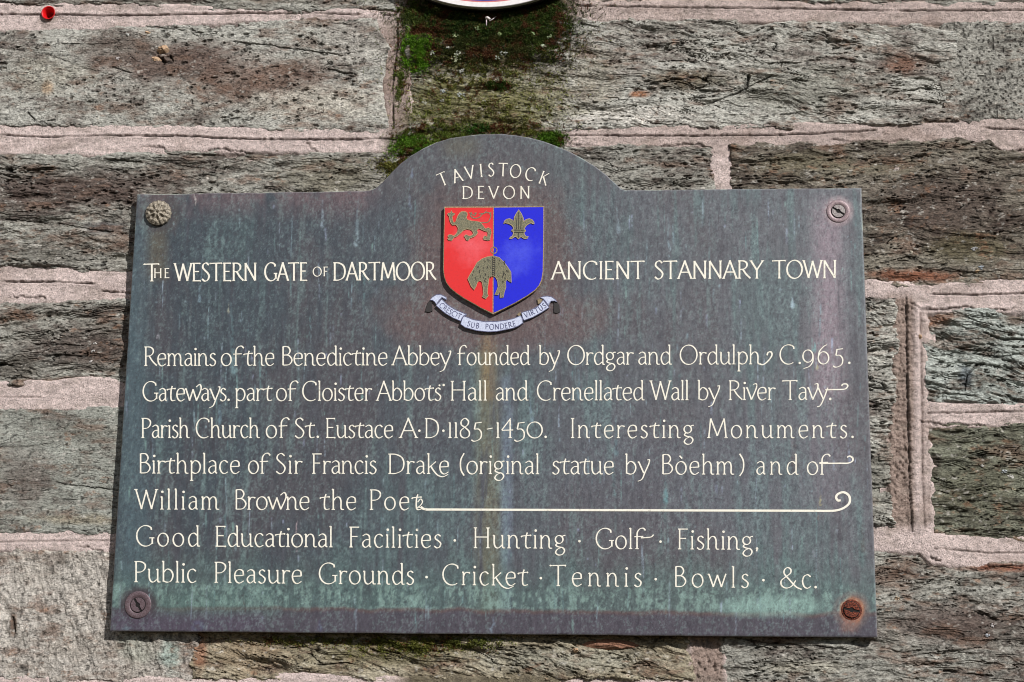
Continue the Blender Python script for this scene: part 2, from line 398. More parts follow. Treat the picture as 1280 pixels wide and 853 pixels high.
def relief(st, k, U, V):
    """height of the stone face in metres, and masks for colour"""
    s = st['style']; o = 3.7 * k
    Vd = V + st['dip'] * U
    w = 0.006 * fbm(U * 22 + o, V * 22, 2)
    big = fbm(U * 9 + o, (Vd + w) * 26, 3)
    if s == 'slate':
        fv = 250 * st.get('an', 1)
        a = fbm(U * 62 + o, (Vd + w) * fv, 4, 0.6)
        t = fbm(U * 14 + o + 9, (Vd + w) * 70, 3) * 5
        fl = np.floor(t); ter = fl + sstep(0.80, 1.0, t - fl)
        b = fbm(U * 190 + o, Vd * 330 + 7, 3, 0.75)
        wx = 0.3 * fbm(U * 260, V * 300 + o, 2)
        d1, v1 = worley(U * 85 + o + wx, (Vd + w) * 230 + wx); r1 = 0.5 * np.clip((v1 - .5) / .5, 0, 1)
        pit = sstep(1.15, 0.35, d1 / np.maximum(r1, 1e-3)) * sstep(0.4, 0.62, vn(U * 26 + o, V * 26)) * (r1 > .02)
        crack = sstep(0.975, 1.0, 1 - np.abs(fbm(U * 9 + o + 3, (Vd + w) * 75, 3))) * sstep(0.5, 0.7, vn(U * 14 + o + 4, V * 30))
        h = 0.0038 * big + 0.0012 * a + 0.0010 * ter + 0.0006 * b - 0.0022 * pit - 0.003 * crack
    elif s == 'granite':
        a = fbm(U * 120 + o, V * 120, 4, 0.7); b = fbm(U * 260, V * 260 + o, 3, 0.7)
        pit = sstep(0.66, 0.85, vn(U * 330 + o, V * 330)); crack = pit * 0.0
        h = 0.0010 * big + 0.0009 * a + 0.0012 * b - 0.0020 * pit
    elif s == 'pitted':
        a = fbm(U * 60 + o, Vd * 170, 4, 0.62); b = fbm(U * 230 + o, Vd * 330, 3, 0.75)
        wx = 0.25 * fbm(U * 300, V * 300 + o, 2)
        d1, v1 = worley(U * 95 + o + wx, (Vd + w) * 175 + wx); r1 = 0.55 * np.clip((v1 - .6) / .4, 0, 1)
        pit = sstep(1.15, 0.35, d1 / np.maximum(r1, 1e-3)) * sstep(0.3, 0.6, vn(U * 22 + o, V * 26)) * (r1 > .02)
        d2, v2 = worley(U * 260 + o, (Vd + w) * 420 + wx); r2 = 0.5 * np.clip((v2 - .6) / .4, 0, 1)
        pit = np.maximum(pit, 0.3 * sstep(1.15, 0.35, d2 / np.maximum(r2, 1e-3)) * (r2 > .02))
        crack = sstep(0.99, 1.0, 1 - np.abs(fbm(U * 8 + o + 3, (Vd + w) * 50, 3)))
        h = 0.0034 * big + 0.0007 * a + 0.0005 * b - 0.0024 * pit - 0.0016 * crack
    elif s == 'fine':
        a = fbm(U * 40 + o, Vd * 260, 4, 0.6); b = fbm(U * 200 + o, Vd * 420, 3, 0.7)
        pit = sstep(0.80, 0.93, vn(U * 200 + o, V * 260)) * sstep(0.4, 0.7, vn(U * 30 + o, V * 30))
        crack = sstep(0.985, 1.0, 1 - np.abs(fbm(U * 8 + o, (Vd + w) * 60, 3)))
        h = 0.0016 * big + 0.0006 * a + 0.0005 * b - 0.0012 * pit - 0.0015 * crack
    else:
        D1 = U * 0.94 + V * 0.33; D2 = U * 0.33 - V * 0.94
        a = fbm(D1 * 120 + o, D2 * 45, 4, 0.62); b = fbm(U * 230 + o, V * 200, 3, 0.7)
        t = fbm(U * 60 + o, V * 30, 3) * 3; fl = np.floor(t); ter = fl + sstep(0.8, 1.0, t - fl)
        pit = sstep(0.86, 0.94, vn(U * 170 + o, V * 150)); crack = pit * 0
        h = 0.0030 * big + 0.0022 * a + 0.0007 * b + 0.0009 * ter - 0.0012 * pit
    h = h * st['amp']
    for pl_, wd, dp in st['cracks']:
        q = poly_w(pl_)
        m_ = (U > q[:, 0].min() - .012) & (U < q[:, 0].max() + .012) & (V > q[:, 1].min() - .012) & (V < q[:, 1].max() + .012)
        if not m_.any(): continue
        dd = seg_dist(U[m_] + 0.0012 * fbm(V[m_] * 60, U[m_] * 60, 3), V[m_] + 0.0022 * fbm(U[m_] * 70, V[m_] * 20, 4, .7), q, False)
        ww = wd * 0.001 * (0.75 + 0.6 * fbm(U[m_] * 60, V[m_] * 60, 2))
        br2 = sstep(-0.45, 0.1, fbm(U[m_] * 45, V[m_] * 45 + 7, 3) + (0.5 if wd > 2 else 0.15))
        g_ = sstep(ww * 1.35, ww * 0.35, dd) * br2
        h[m_] -= dp * 0.001 * g_ + 0.0009 * sstep(0.007, 0.0, dd) * sstep(0.002, -0.002, V[m_] - np.interp(U[m_], *q[np.argsort(q[:, 0])].T)) * (wd < 2)
        crack[m_] = np.maximum(crack[m_], g_)
    return h, a, b, pit, crack


def tint(st, k, U, V, a, b, pit, crack):
    o = 5.1 * k
    L, Mi, D = [srgb(c) for c in st['pal']]
    n1 = fbm(U * 16 + o, V * 34, 4, 0.6); n2 = fbm(U * 70 + o, V * 160, 4, 0.65)
    m = sstep(-0.35, 0.4, n1 + 0.55 * n2 + st['mixb'])[:, None]
    c = Mi * (1 - m) + L * m
    d = sstep(0.12, 0.5, -(0.6 * n1 + 0.8 * n2))[:, None]
    c = c * (1 - 0.75 * d) + D * 0.75 * d
    px, py = PX(U, V, WALL_Y)
    for (bx, by, rx, ry, cc, s) in st['blots']:
        r = np.hypot((px - bx) / rx, (py - by) / ry)
        f = (sstep(1.25, 0.35, r + 0.45 * fbm(U * 45 + bx, V * 75, 4, 0.65)) * s)[:, None]
        cc = srgb(cc) * (0.8 + 0.45 * (n2[:, None] * 0.5 + 0.5))
        c = c * (1 - f) + cc * f
    ve = sstep(0.1, 0.5, fbm(U * 24 + o + 40, V * 60, 5, 0.65))[:, None] * 0.62
    c = c * (1 - ve) + srgb((120, 96, 82)) * ve
    # rust flecks, pale crusts, dark mineral grains
    ru = sstep(0.25, 0.6, fbm(U * 60 + o, V * 120 + 3, 4, 0.75)) * sstep(0.5, 0.7, vn(U * 19 + o, V * 19))
    c = c * (1 - 0.6 * ru[:, None]) + srgb((140, 104, 80)) * 0.6 * ru[:, None]
    pl = sstep(0.34, 0.6, fbm(U * 130 + o + 9, V * 220, 3, 0.8))
    c = c * (1 - 0.6 * pl[:, None]) + srgb((196, 192, 184)) * 0.6 * pl[:, None]
    gr = sstep(0.16, 0.42, fbm(U * 210 + o, V * 380 + 5, 3, 0.8))
    c = c * (1 - 0.62 * gr[:, None]) * (1 - 0.55 * pit[:, None]) * (1 - 0.65 * crack[:, None])
    c = c * (1 + 0.28 * b[:, None] + 0.22 * a[:, None])
    return c


PW = [poly_w(s['poly']) for s in ST]
PIXP = []


def grid_patch(U1, V1):
    UU, VV = np.meshgrid(U1, V1)
    return UU, VV


def quads(keep, shape):
    ny, nx = shape
    idx = np.arange(ny * nx).reshape(ny, nx)
    q = np.stack([idx[:-1, :-1], idx[:-1, 1:], idx[1:, 1:], idx[1:, :-1]], -1).reshape(-1, 4)
    kc = (keep[:-1, :-1] | keep[:-1, 1:] | keep[1:, 1:] | keep[1:, :-1]).ravel()
    q = q[kc]
    used = np.unique(q)
    remap = np.full(ny * nx, -1, np.int64); remap[used] = np.arange(len(used))
    return remap[q], used


def behind(U, V, m=0.035):
    return (U > PL_X0 + m) & (U < PL_X1 - m) & (V > PL_ZB + m) & (V < top_z(U) - m)


for k, st in enumerate(ST):
    pw = PW[k]
    fine, co = (0.00102, 0.006) if not st['coarse'] else (0.005, 0.006)
    U1 = axis(pw[:, 0].min() - 0.006, pw[:, 0].max() + 0.006, FX0, FX1, fine, co)
    V1 = axis(pw[:, 1].min() - 0.006, pw[:, 1].max() + 0.006, FZ0, FZ1, fine, co)
    UU, VV = grid_patch(U1, V1)
    D = seg_dist(UU, VV, pw)
    keep = (D > -0.009) & ~behind(UU, VV)
    F, used = quads(keep, UU.shape)
    U = UU.ravel()[used]; V = VV.ravel()[used]
    Dw = warp_dist(U, V, pw)
    h, a, b, pit, crack = relief(st, k, U, V)
    h = h + 0.0018 + st['proud'] - 0.0075 * (1 - sstep(-0.0025, 0.0040, Dw)) - 0.0008 * (1 - sstep(0.0, 0.010, Dw))
    c = tint(st, k, U, V, a, b, pit, crack)
    X = np.stack([U, WALL_Y - h, V], -1)
    np_mesh('stone', X, F, M_STONE, wall, c, False)

# mortar: one bed with raised, scored pointing
U1 = axis(P(-330, 400, WALL_Y)[0], P(1560, 400, WALL_Y)[0], FX0, FX1, 0.00115, 0.005)
V1 = axis(P(600, 1010, WALL_Y)[2], P(600, -160, WALL_Y)[2], FZ0, FZ1, 0.00115, 0.005)
UU, VV = grid_patch(U1, V1)
Dm = np.full(UU.shape, -1.0)
for pw in PW:
    box = (UU > pw[:, 0].min() - 0.02) & (UU < pw[:, 0].max() + 0.02) & (VV > pw[:, 1].min() - 0.02) & (VV < pw[:, 1].max() + 0.02)
    Dm[box] = np.maximum(Dm[box], seg_dist(UU[box], VV[box], pw))
keep = (Dm < 0.012) & ~behind(UU, VV)
F, used = quads(keep, UU.shape)
U = UU.ravel()[used]; V = VV.ravel()[used]; Dq = Dm.ravel()[used]
px, py = PX(U, V, WALL_Y)
h = 0.0007 + 0.0012 * fbm(U * 30, V * 60, 3) + 0.0007 * fbm(U * 100, V * 120, 3, 0.75) + 0.0005 * fbm(U * 290 + V * 90, V * 310 - U * 60, 2, 0.7)
rough_zone = sstep(22, 12, np.abs(px - 1125)) * sstep(360, 380, py) * sstep(670, 650, py)
rough_zone = np.maximum(rough_zone, 0.3 * sstep(9, 5, np.abs(px - 1156)) * sstep(385, 395, py) * sstep(665, 650, py))
rough_zone = np.maximum(rough_zone, sstep(26, 16, np.abs(px - 884)) * sstep(780, 800, py))
h += rough_zone * (0.0050 * fbm(U * 120, V * 90, 4, 0.85) - 0.0016)
ridge = sstep(9, 5, np.abs(px - 1142.5 - (py - 500) * 0.012)) * sstep(372, 382, py) * sstep(672, 660, py)
h += 0.0022 * ridge
h -= 0.006 * sstep(-0.001, 0.008, Dq + 0.002 * fbm(U * 60, V * 60, 2))
gm = np.zeros_like(U)
for g, dep, wig in [(a, b, 0) for a, b in GROOVES] + [(a, b * .75, 1) for a, b in EDGES]:
    gw = poly_w(g)
    box = (U > gw[:, 0].min() - .01) & (U < gw[:, 0].max() + .01) & (V > gw[:, 1].min() - .01) & (V < gw[:, 1].max() + .01)
    dd = seg_dist(U[box] + wig * 0.003 * fbm(U[box] * 110, V[box] * 110 + 5, 3, .8), V[box] + 0.0010 * fbm(U[box] * 60, U[box] * 7, 4, 0.8) + wig * 0.004 * fbm(U[box] * 90, V[box] * 60, 4, .8), gw, False)
    dd = dd + 0.0007 * fbm(U[box] * 240, V[box] * 240, 2, .8)
    m = sstep(0.0017, 0.0006, dd) * dep * sstep(-0.6, 0.0, fbm(U[box] * 25 + dep, V[box] * 25, 2) + 0.25 - 0.25 * wig)
    gm[box] = np.maximum(gm[box], m)
    h[box] += -0.0034 * m + 0.0005 * sstep(0.006, 0.002, dd) * dep
n1 = fbm(U * 25, V * 45, 3)[:, None]; n2 = fbm(U * 230 + V * 80, V * 260 - U * 70, 2, 0.8)[:, None]
cm = srgb((220, 202, 197)) * (1 + 0.12 * n1 + 0.26 * n2)
br = np.clip(rough_zone + 0.75 * sstep(470, 482, px) * sstep(520, 508, px) * sstep(20, 40, py) * sstep(170, 150, py) + 0.35 * sstep(690, 760, px) * sstep(200, 190, py) +  sstep(0.1, 0.5, fbm(U * 22 + 8, V * 40, 3)) * 0.35 + sstep(500, 560, px) * sstep(735, 700, px) * sstep(40, 0, py) * 0.9, 0, 1)[:, None]
cm = cm * (1 - br) + srgb((164, 145, 135)) * br * (1 + 0.3 * n2)
st_ = (sstep(0.0, 0.5, fbm(U * 40 + 3, V * 80 + 9, 5, 0.7)) * 0.45)[:, None]
cm = cm * (1 - st_) + srgb((150, 138, 128)) * st_ * (1 + 0.4 * n2)
mo = (sstep(480, 520, px) * sstep(740, 690, px) * sstep(70, 20, py) + sstep(470, 500, px) * sstep(600, 550, px) * sstep(150, 170, py) * sstep(230, 200, py))[:, None].clip(0, 1)
mo = np.maximum(mo, (sstep(490, 515, px + 14 * n1[:, 0]) * sstep(712, 692, px + 14 * n1[:, 0]) * sstep(130, 150, py))[:, None]).clip(0, 1)
cm = cm * (1 - 0.88 * mo) + srgb((98, 92, 66)) * 0.88 * mo * (1 + .5 * n2)
cm *= (1 - 0.62 * gm[:, None])
h -= 0.022 * sstep(0.0068, 0.0062, np.hypot(U - P(61.8, 17.8, WALL_Y)[0], V - P(61.8, 17.8, WALL_Y)[2]))
np_mesh('mortar', np.stack([U, WALL_Y - h, V], -1), F, M_MORTAR, wall, cm)

# the wall goes on round the surveyed part: plainer courses
IX0, IX1 = P(-330, 400, WALL_Y)[0], P(1560, 400, WALL_Y)[0]
IZ0, IZ1 = P(600, 1010, WALL_Y)[2], P(600, -160, WALL_Y)[2]
OX0, OX1, OZ0, OZ1 = IX0 - 0.75, IX1 + 0.75, IZ0 - 0.55, IZ1 + 0.7


def outer_stone(x0, x1, z0, z1, k):
    st = dict(cracks=(), style='slate', pal=random.choice([GRN, BRN, PAL]), blots=[], dip=random.uniform(-.1, .1), amp=1.1, mixb=0)
    pw = np.array([(x0 + 0.008, z0 + 0.011), (x1 - 0.008, z0 + 0.009), (x1 - 0.009, z1 - 0.01), (x0 + 0.007, z1 - 0.01)])
    UU, VV = np.meshgrid(np.arange(x0, x1 + 0.008, 0.0075), np.arange(z0, z1 + 0.008, 0.0075))
    U, V = UU.ravel(), VV.ravel()
    F, used = quads(np.ones(UU.shape, bool), UU.shape)
    Dw = warp_dist(U, V, pw)
    h, a, b, pit, crack = relief(st, k, U, V)
    h = h + 0.001 - 0.0075 * (1 - sstep(-0.002, 0.006, Dw))
    np_mesh('stone', np.stack([U, WALL_Y - h, V], -1), F, M_STONE, wall, tint(st, k, U, V, a, b, pit, crack))


k = 60
for (xa, xb, za, zb) in ((OX0, IX0, OZ0, OZ1), (IX1, OX1, OZ0, OZ1), (IX0, IX1, OZ0, IZ0), (IX0, IX1, IZ1, OZ1)):
    z = za
    while z < zb - 0.01:
        hh = min(random.uniform(0.11, 0.17), zb - z)
        if zb - z - hh < 0.06: hh = zb - z
        x = xa
        while x < xb - 0.01:
            ww = min(random.uniform(0.22, 0.5), xb - x)
            if xb - x - ww < 0.1: ww = xb - x
            outer_stone(x, x + ww, z, z + hh, k); k += 1
            x += ww
        z += hh
for (xa, xb, za, zb) in ((OX0, IX0, OZ0, OZ1), (IX1, OX1, OZ0, OZ1), (IX0, IX1, OZ0, IZ0), (IX0, IX1, IZ1, OZ1)):
    UU, VV = np.meshgrid(np.linspace(xa - .004, xb + .004, int((xb - xa) / 0.012) + 2), np.linspace(za - .004, zb + .004, int((zb - za) / 0.012) + 2))
    U, V = UU.ravel(), VV.ravel()
    F, used = quads(np.ones(UU.shape, bool), UU.shape)
    np_mesh('mortar', np.stack([U, WALL_Y + 0.0012 - 0.0008 * fbm(U * 40, V * 40, 2), V], -1), F, M_MORTAR, wall,
            srgb((208, 186, 180)) * (1 + 0.12 * fbm(U * 40, V * 60, 3)[:, None]))
# --8<-- plaque
# ------------------------------------------------------------------ bronze plaque
plaque = empty('memorial_plaque', None, (0, 0, 0))
tag(plaque, 'large weathered bronze town plaque with arched top, cream lettering and red and blue shield', 'plaque')

m = NT('patinated_bronze')
a_ = m.n('ShaderNodeAttribute', attribute_name='Col')
v1 = m.coord((1, 1, 0.35))
nf = m.noise(520, m.coord((1, 1, 0.8)), 4, 0.75)
ns = m.noise(210, v1, 5, 0.7)
c_ = m.mix(1.0, a_.outputs['Color'], m.ramp(ns, [(0.30, (0.74, 0.74, 0.76)), (0.50, (0.98, 0.98, 0.98)), (0.70, (1.28, 1.30, 1.28))]), 'MULTIPLY')
c_ = m.mix(1.0, c_, m.ramp(nf, [(0.32, (0.80, 0.78, 0.80)), (0.52, (1, 1, 1)), (0.68, (1.22, 1.28, 1.26))]), 'MULTIPLY')
m.l(c_, m.b.inputs['Base Color'])
m.b.inputs['Metallic'].default_value = 0.12
m.l(m.ramp(ns, [(0.3, (0.36,) * 3), (0.7, (0.62,) * 3)]), m.b.inputs['Roughness'])
m.b.inputs['Specular IOR Level'].default_value = 0.45
m.bump(nf, 0.00022, 0.8)
M_PLATE = m.m

nu, nv = 800, 480
xs = np.concatenate([[PL_X0, PL_X0 + 0.0005, PL_X0 + 0.0013], np.linspace(PL_X0 + 0.003, PL_X1 - 0.003, nu), [PL_X1 - 0.0013, PL_X1 - 0.0005, PL_X1]])
ts = np.linspace(0, 1, nv)
off = {0: 0.0012, 1: 0.00035}
rows = []
xt = top_z(xs)
edge_u = np.zeros(len(xs)); edge_u[[0, -1]] = 0.0012; edge_u[[1, -2]] = 0.0003
zin0, zin1 = PL_ZB + 0.0015, xt - 0.0015
Z = [np.full(len(xs), PL_ZB), np.full(len(xs), PL_ZB + 0.0005)] + [zin0 + t * (zin1 - zin0) for t in ts] + [xt - 0.0005, xt]
EV = [0.0012, 0.0003] + [0] * nv + [0.0003, 0.0012]
X_ = np.tile(xs, (len(Z), 1)); Z_ = np.array(Z); Z_ += (0.00045 * fbm(X_ * 22, Z_ * 22, 3)) * sstep(0.02, 0.0, np.minimum(np.abs(Z_ - PL_ZB), np.abs(Z_ - xt[None, :]))); Y_ = np.maximum(edge_u[None, :], np.array(EV)[:, None])
nick = sstep(0.62, 0.8, vn(X_ * 110, Z_ * 110)) * 0.0006
Y_ = Y_ + np.where(Y_ > 0, nick, 0)
ppx, ppy = PX(X_.ravel(), Z_.ravel(), 0.0)
U, V = X_.ravel(), Z_.ravel()


def box(x0, x1, y0, y1, f=12.0):
    return sstep(x0 - f, x0 + f, ppx) * sstep(x1 + f, x1 - f, ppx) * sstep(y0 - f, y0 + f, ppy) * sstep(y1 + f, y1 - f, ppy)


def ell(x, y, rx, ry, soft=0.5, nz=0.35, sc=60):
    r = np.hypot((ppx - x) / rx, (ppy - y) / ry) + nz * fbm(U * sc + x, V * sc * 0.7, 3, 0.6)
    return sstep(1 + soft, 1 - soft, r)


big = fbm(U * 9 + 3, V * 5, 4, 0.6)
med = fbm(U * 34 + 3, V * 20, 4, 0.6)
strk = fbm(U * 110 + 3, V * 7, 4, 0.65)
fine_ = fbm(U * 260, V * 170, 3, 0.75)
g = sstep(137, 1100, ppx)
C = srgb((62, 72, 80)) * (1 - g[:, None]) + srgb((96, 98, 104)) * g[:, None]  # sky reflection painted into the base colour, lighter towards the right


def lay(mask, col, s=1.0):
    global C
    f = np.clip(mask * s, 0, 1)[:, None]
    C = C * (1 - f) + srgb(col) * f


lay(sstep(-0.05, 0.45, big + 0.4 * strk), (82, 74, 79), 0.5)
lay(sstep(0.0, 0.6, -big + 0.7 * strk + 0.35 * med), (80, 98, 101), 0.5)
lay(sstep(0.15, 0.65, strk + 0.3 * med), (98, 120, 122), 0.4)
lay(sstep(0.2, 0.7, -strk - 0.3 * med), (72, 68, 76), 0.5)
lay(box(150, 185, 260, 780, 16), (84, 104, 112), 0.5)
lay(box(180, 470, 225, 262, 22) * sstep(-0.4, 0.3, med + 0.2), (108, 90, 94), 0.75)
lay(box(470, 690, 170, 250, 20), (84, 84, 88), 0.4)
lay(box(555, 598, 172, 196, 12), (104, 102, 80), 0.5)
lay(ell(617, 325, 100, 100, 0.28, 0.25, 26), (92, 80, 82), 0.8)
lay(ell(617, 395, 125, 42, 0.35, 0.35, 26), (96, 84, 86), 0.65)
lay(box(1016, 1054, 250, 500, 16) * sstep(-0.7, 0.2, strk + 0.2), (146, 130, 140), 0.7)
lay(box(1000, 1060, 500, 640, 22), (122, 112, 122), 0.35)
lay(box(596, 624, 418, 780, 9) * sstep(-0.5, 0.2, strk + 0.1), (112, 110, 88), 0.6)
lay(box(604, 618, 410, 500, 5), (132, 112, 82), 0.35)
lay(box(627, 640, 470, 775, 5) * sstep(-0.5, 0.2, med + 0.1), (112, 124, 142), 0.6)
lay(box(700, 1000, 520, 660, 60), (92, 94, 104), 0.35)
yb = ppy - (789 + (ppx - 137) * 0.00833)
lay(sstep(-120, -55, yb + 34 * med + 20 * strk) * sstep(-24, -34, yb + 5 * med), (80, 104, 102), 0.6)
lay(sstep(-70, -52, yb) * sstep(-26, -34, yb) * sstep(-0.2, 0.4, fine_ + strk), (132, 160, 152), 0.5)
lay(sstep(-33, -26, yb + 4 * med), (74, 70, 80), 0.95)
lay(sstep(-33, -29, yb + 4 * med) * sstep(-24, -29, yb + 4 * med) * sstep(180, 230, ppx), (98, 72, 66), 0.5)
lay(ell(270, 758, 90, 16, 0.6), (86, 112, 106), 0.4)
lay(ell(965, 758, 70, 12, 0.5), (140, 172, 164), 0.55)
# round the fixings
r_bl = np.hypot(ppx - 174, ppy - 757); r_br = np.hypot(ppx - 1064, ppy - 763); r_tr = np.hypot(ppx - 1048, ppy - 264); r_tl = np.hypot(ppx - 198, ppy - 267)
lay(sstep(30, 18, r_bl + 5 * med), (62, 54, 60), 0.9)
lay(box(140, 330, 768, 792, 8), (78, 70, 86), 0.7)
lay(sstep(20, 13, r_br + 8 * med) * sstep(6, 9, r_br), (164, 110, 80), 0.85)
lay(box(1052, 1074, 766, 790, 6) * sstep(-.6, .3, med), (132, 92, 78), 0.6)
lay(sstep(27, 20, r_br + 3 * med) * sstep(15, 19, r_br), (110, 98, 96), 0.6)
lay(box(1054, 1072, 772, 786, 6), (128, 96, 88), 0.6)
lay(sstep(22, 15, r_tr + 2 * med), (160, 142, 146), 0.7)
lay(sstep(32, 20, r_tl + 4 * med), (78, 72, 70), 0.5)
lay(box(186, 208, 290, 350, 9), (98, 90, 72), 0.55)
# tarnish spots, drips and droppings
drips = [(516, 210, 222, 2.6, (130, 148, 176), .8), (512, 222, 262, 1.8, (118, 134, 156), .5), (448, 245, 290, 2.0, (120, 140, 150), .5), (447, 288, 308, 3.2, (158, 178, 190), .85),
         (404, 250, 284, 2.2, (150, 168, 180), .6), (243, 241, 257, 1.2, (214, 208, 204), .9), (771, 250, 292, 2.0, (128, 146, 156), .6), (835, 272, 314, 2.0, (130, 150, 160), .6),
         (652, 186, 212, 1.4, (120, 146, 156), .5), (990, 371, 385, 3.2, (176, 200, 214), .8), (288, 378, 470, 3.4, (116, 146, 152), .55), (286, 378, 392, 1.2, (190, 190, 170), .6),
         (277, 470, 530, 2.4, (110, 136, 148), .6), (197, 418, 424, 2.6, (214, 212, 222), .9), (253, 320, 378, 1.6, (132, 156, 170), .6), (302, 384, 402, 1.5, (140, 164, 176), .6),
         (440, 414, 428, 3.6, (132, 160, 160), .6), (663, 488, 530, 2.2, (124, 148, 164), .6), (832, 596, 630, 3.0, (104, 150, 156), .7), (722, 440, 500, 2, (112, 140, 152), .5),
         (770, 520, 570, 2.6, (108, 140, 148), .5), (766, 560, 620, 2.8, (104, 136, 140), .5), (1019, 428, 440, 2.6, (126, 190, 190), .85), (1024, 438, 450, 2.2, (66, 96, 86), .8),
         (1060, 552, 580, 1.8, (150, 160, 186), .6), (1041, 560, 588, 1.6, (144, 158, 178), .5), (1047, 655, 665, 4.0, (150, 158, 170), .6), (1016, 685, 697, 3.4, (136, 138, 152), .6),
         (372, 652, 668, 2.0, (212, 190, 196), .85), (369, 668, 690, 1.2, (180, 170, 176), .5), (1025, 618, 632, 2.0, (196, 186, 130), .7), (1022, 632, 650, 1.4, (120, 84, 60), .6),
         (305, 735, 766, 1.0, (70, 52, 52), .8), (992, 552, 586, 7.0, (88, 66, 62), .65), (1078, 655, 690, 4.0, (76, 62, 58), .55), (908, 573, 580, 1.6, (34, 28, 34), .9), (1006, 540, 560, 1.0, (160, 160, 170), .4),
         (676, 736, 752, 2.8, (140, 164, 160), .5), (617, 772, 790, 5, (132, 150, 168), .7), (694, 728, 760, 1.2, (120, 150, 150), .5), (832, 758, 768, 1.6, (100, 56, 40), .8), (878, 346, 352, 2.4, (44, 32, 36), .9),
         (400, 775, 789, 3.5, (96, 100, 138), .4), (248, 776, 788, 14, (84, 94, 128), .5), (160, 783, 787, 10, (120, 150, 160), .6), (735, 360, 400, 8, (110, 146, 146), .4), (548, 720, 726, 2, (40, 34, 60), .5),
         (884, 392, 400, 9, (78, 70, 78), .6), (455, 255, 300, 1.5, (130, 150, 160), .4), (1033, 260, 520, 1.3, (108, 86, 96), .45), (1010, 440, 500, 1.5, (160, 170, 190), .5), (1021, 455, 462, 2.4, (196, 190, 140), .8)]
for (x, y0, y1, w, cc, s) in drips:
    sel = np.abs(ppx - x) < w * 4
    mk = np.zeros_like(ppx)
    xx = ppx[sel] - x + 2.2 * fbm(U[sel] * 60 + x, V[sel] * 60, 3) + (ppy[sel] - y0) * 0.06 * math.sin(x)
    tt = np.clip((ppy[sel] - y0) / (y1 - y0), 0, 1)
    ww = w * (0.35 + 0.75 * tt ** 1.6) * (1 + .5 * fbm(U[sel] * 30 + x, V[sel] * 160, 3))
    mk[sel] = sstep(1.5, 0.5, np.abs(xx) / ww) * sstep(y0 - 2, y0 + 2, ppy[sel]) * sstep(y1 + w, y1 - w * .8, ppy[sel] + xx * xx / w) * (0.35 + 0.65 * tt)
    lay(mk * sstep(-0.55, 0.15, fine_ + .5 * med), cc, s)
for i in range(260):
    x = random.uniform(145, 1090); y = random.uniform(245, 770); w = random.uniform(0.35, 0.8); L = random.uniform(12, 70); dx = random.uniform(-.04, .04)
    sel = (np.abs(ppx - x) < 8) & (ppy > y - 3) & (ppy < y + L + 3)
    mk = np.zeros_like(ppx)
    mk[sel] = sstep(1.8, 0.6, np.abs(ppx[sel] - x - dx * (ppy[sel] - y)) / w) * sstep(y - 1.5, y + 6, ppy[sel]) * sstep(y + L, y + L * .5, ppy[sel]) * sstep(-.5, .3, fine_[sel] + .4 * med[sel])
    lay(mk, random.choice([(128, 150, 160), (116, 146, 146), (140, 154, 170), (96, 126, 130)]), random.uniform(.3, .8))
for i in range(420):
    x = random.uniform(150, 1085); y = random.uniform(250, 780); w = random.uniform(0.5, 1.3); L = random.choice([1, 1, 2, 3, 5, 9, 22])
    sel = (np.abs(ppx - x) < 6) & (ppy > y - 6) & (ppy < y + L + 6)
    mk = np.zeros_like(ppx)
    mk[sel] = sstep(1.6, 0.5, np.abs(ppx[sel] - x) / w) * sstep(y - 1.5, y + 1, ppy[sel]) * sstep(y + L + 1.5, y + L * .3, ppy[sel]) * sstep(-.5, .2, fine_[sel])
    lay(mk, random.choice([(136, 158, 168), (120, 150, 146), (150, 160, 184), (60, 54, 60)]), random.uniform(.3, .75))
f2_ = fbm(U * 420, V * 330, 3, 0.8)
lay(ell(617, 320, 96, 96, 0.24, 0.45, 30), (94, 80, 80), 0.72)
lay(ell(617, 398, 122, 38, 0.32, 0.5, 30), (98, 82, 82), 0.62)
lay(box(480, 760, 172, 240, 22) * 0.6, (90, 86, 90), 0.6)
lay(box(602, 617, 416, 500, 6) * sstep(-.6, .1, strk), (136, 116, 84), 0.45)
lay(sstep(0.12, 0.45, f2_ + 0.35 * strk + 0.2 * med), (124, 144, 144), 0.27)
lay(sstep(0.15, 0.5, -f2_ + 0.3 * med), (58, 56, 64), 0.45)
C = C * (1 + 0.16 * fine_[:, None] + 0.10 * med[:, None])
rim = (Y_.ravel() > 0.0001)
C[rim] = C[rim] * 0.5 + srgb((140, 136, 138)) * 0.5
pale = sstep(-0.05, 0.35, fbm(U * 60, V * 60, 3, .7)) * (Y_.ravel() > 0.0001) * (ppy < 300)
C = C * (1 - 0.7 * pale[:, None]) + srgb((176, 184, 172)) * 0.7 * pale[:, None]
PLV = np.stack([X_.ravel(), Y_.ravel(), Z_.ravel()], -1)
F, used = quads(np.ones(X_.shape, bool), X_.shape)
# sides and back
ny, nx = X_.shape; idx = np.arange(ny * nx).reshape(ny, nx)
loop = np.concatenate([idx[0, :], idx[1:, -1], idx[-1, -2::-1], idx[-2:0:-1, 0]])
B = PLV[loop].copy(); B[:, 1] = 0.0065
nb = len(loop); b0 = ny * nx
lp2 = np.roll(loop, -1); bi = np.arange(nb) + b0; bi2 = np.roll(bi, -1)
side = np.stack([loop, bi, bi2, lp2], -1)
backq = []
n0 = nx
for i in range(nx - 1):          # back face from bottom row to top row
    t0 = b0 + (nx + ny - 1 - 1) + (nx - 1 - i) ; t1 = t0 - 1
    backq.append((b0 + i + 1, b0 + i, t0, t1))
F2 = np.concatenate([F, side, np.array(backq)])
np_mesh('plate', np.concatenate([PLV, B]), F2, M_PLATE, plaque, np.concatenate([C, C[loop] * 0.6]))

# ------------------------------------------------------------------ lettering, drawn with a broad pen
G = {}


def gl(ch, adv, s): G[ch] = (adv, s)


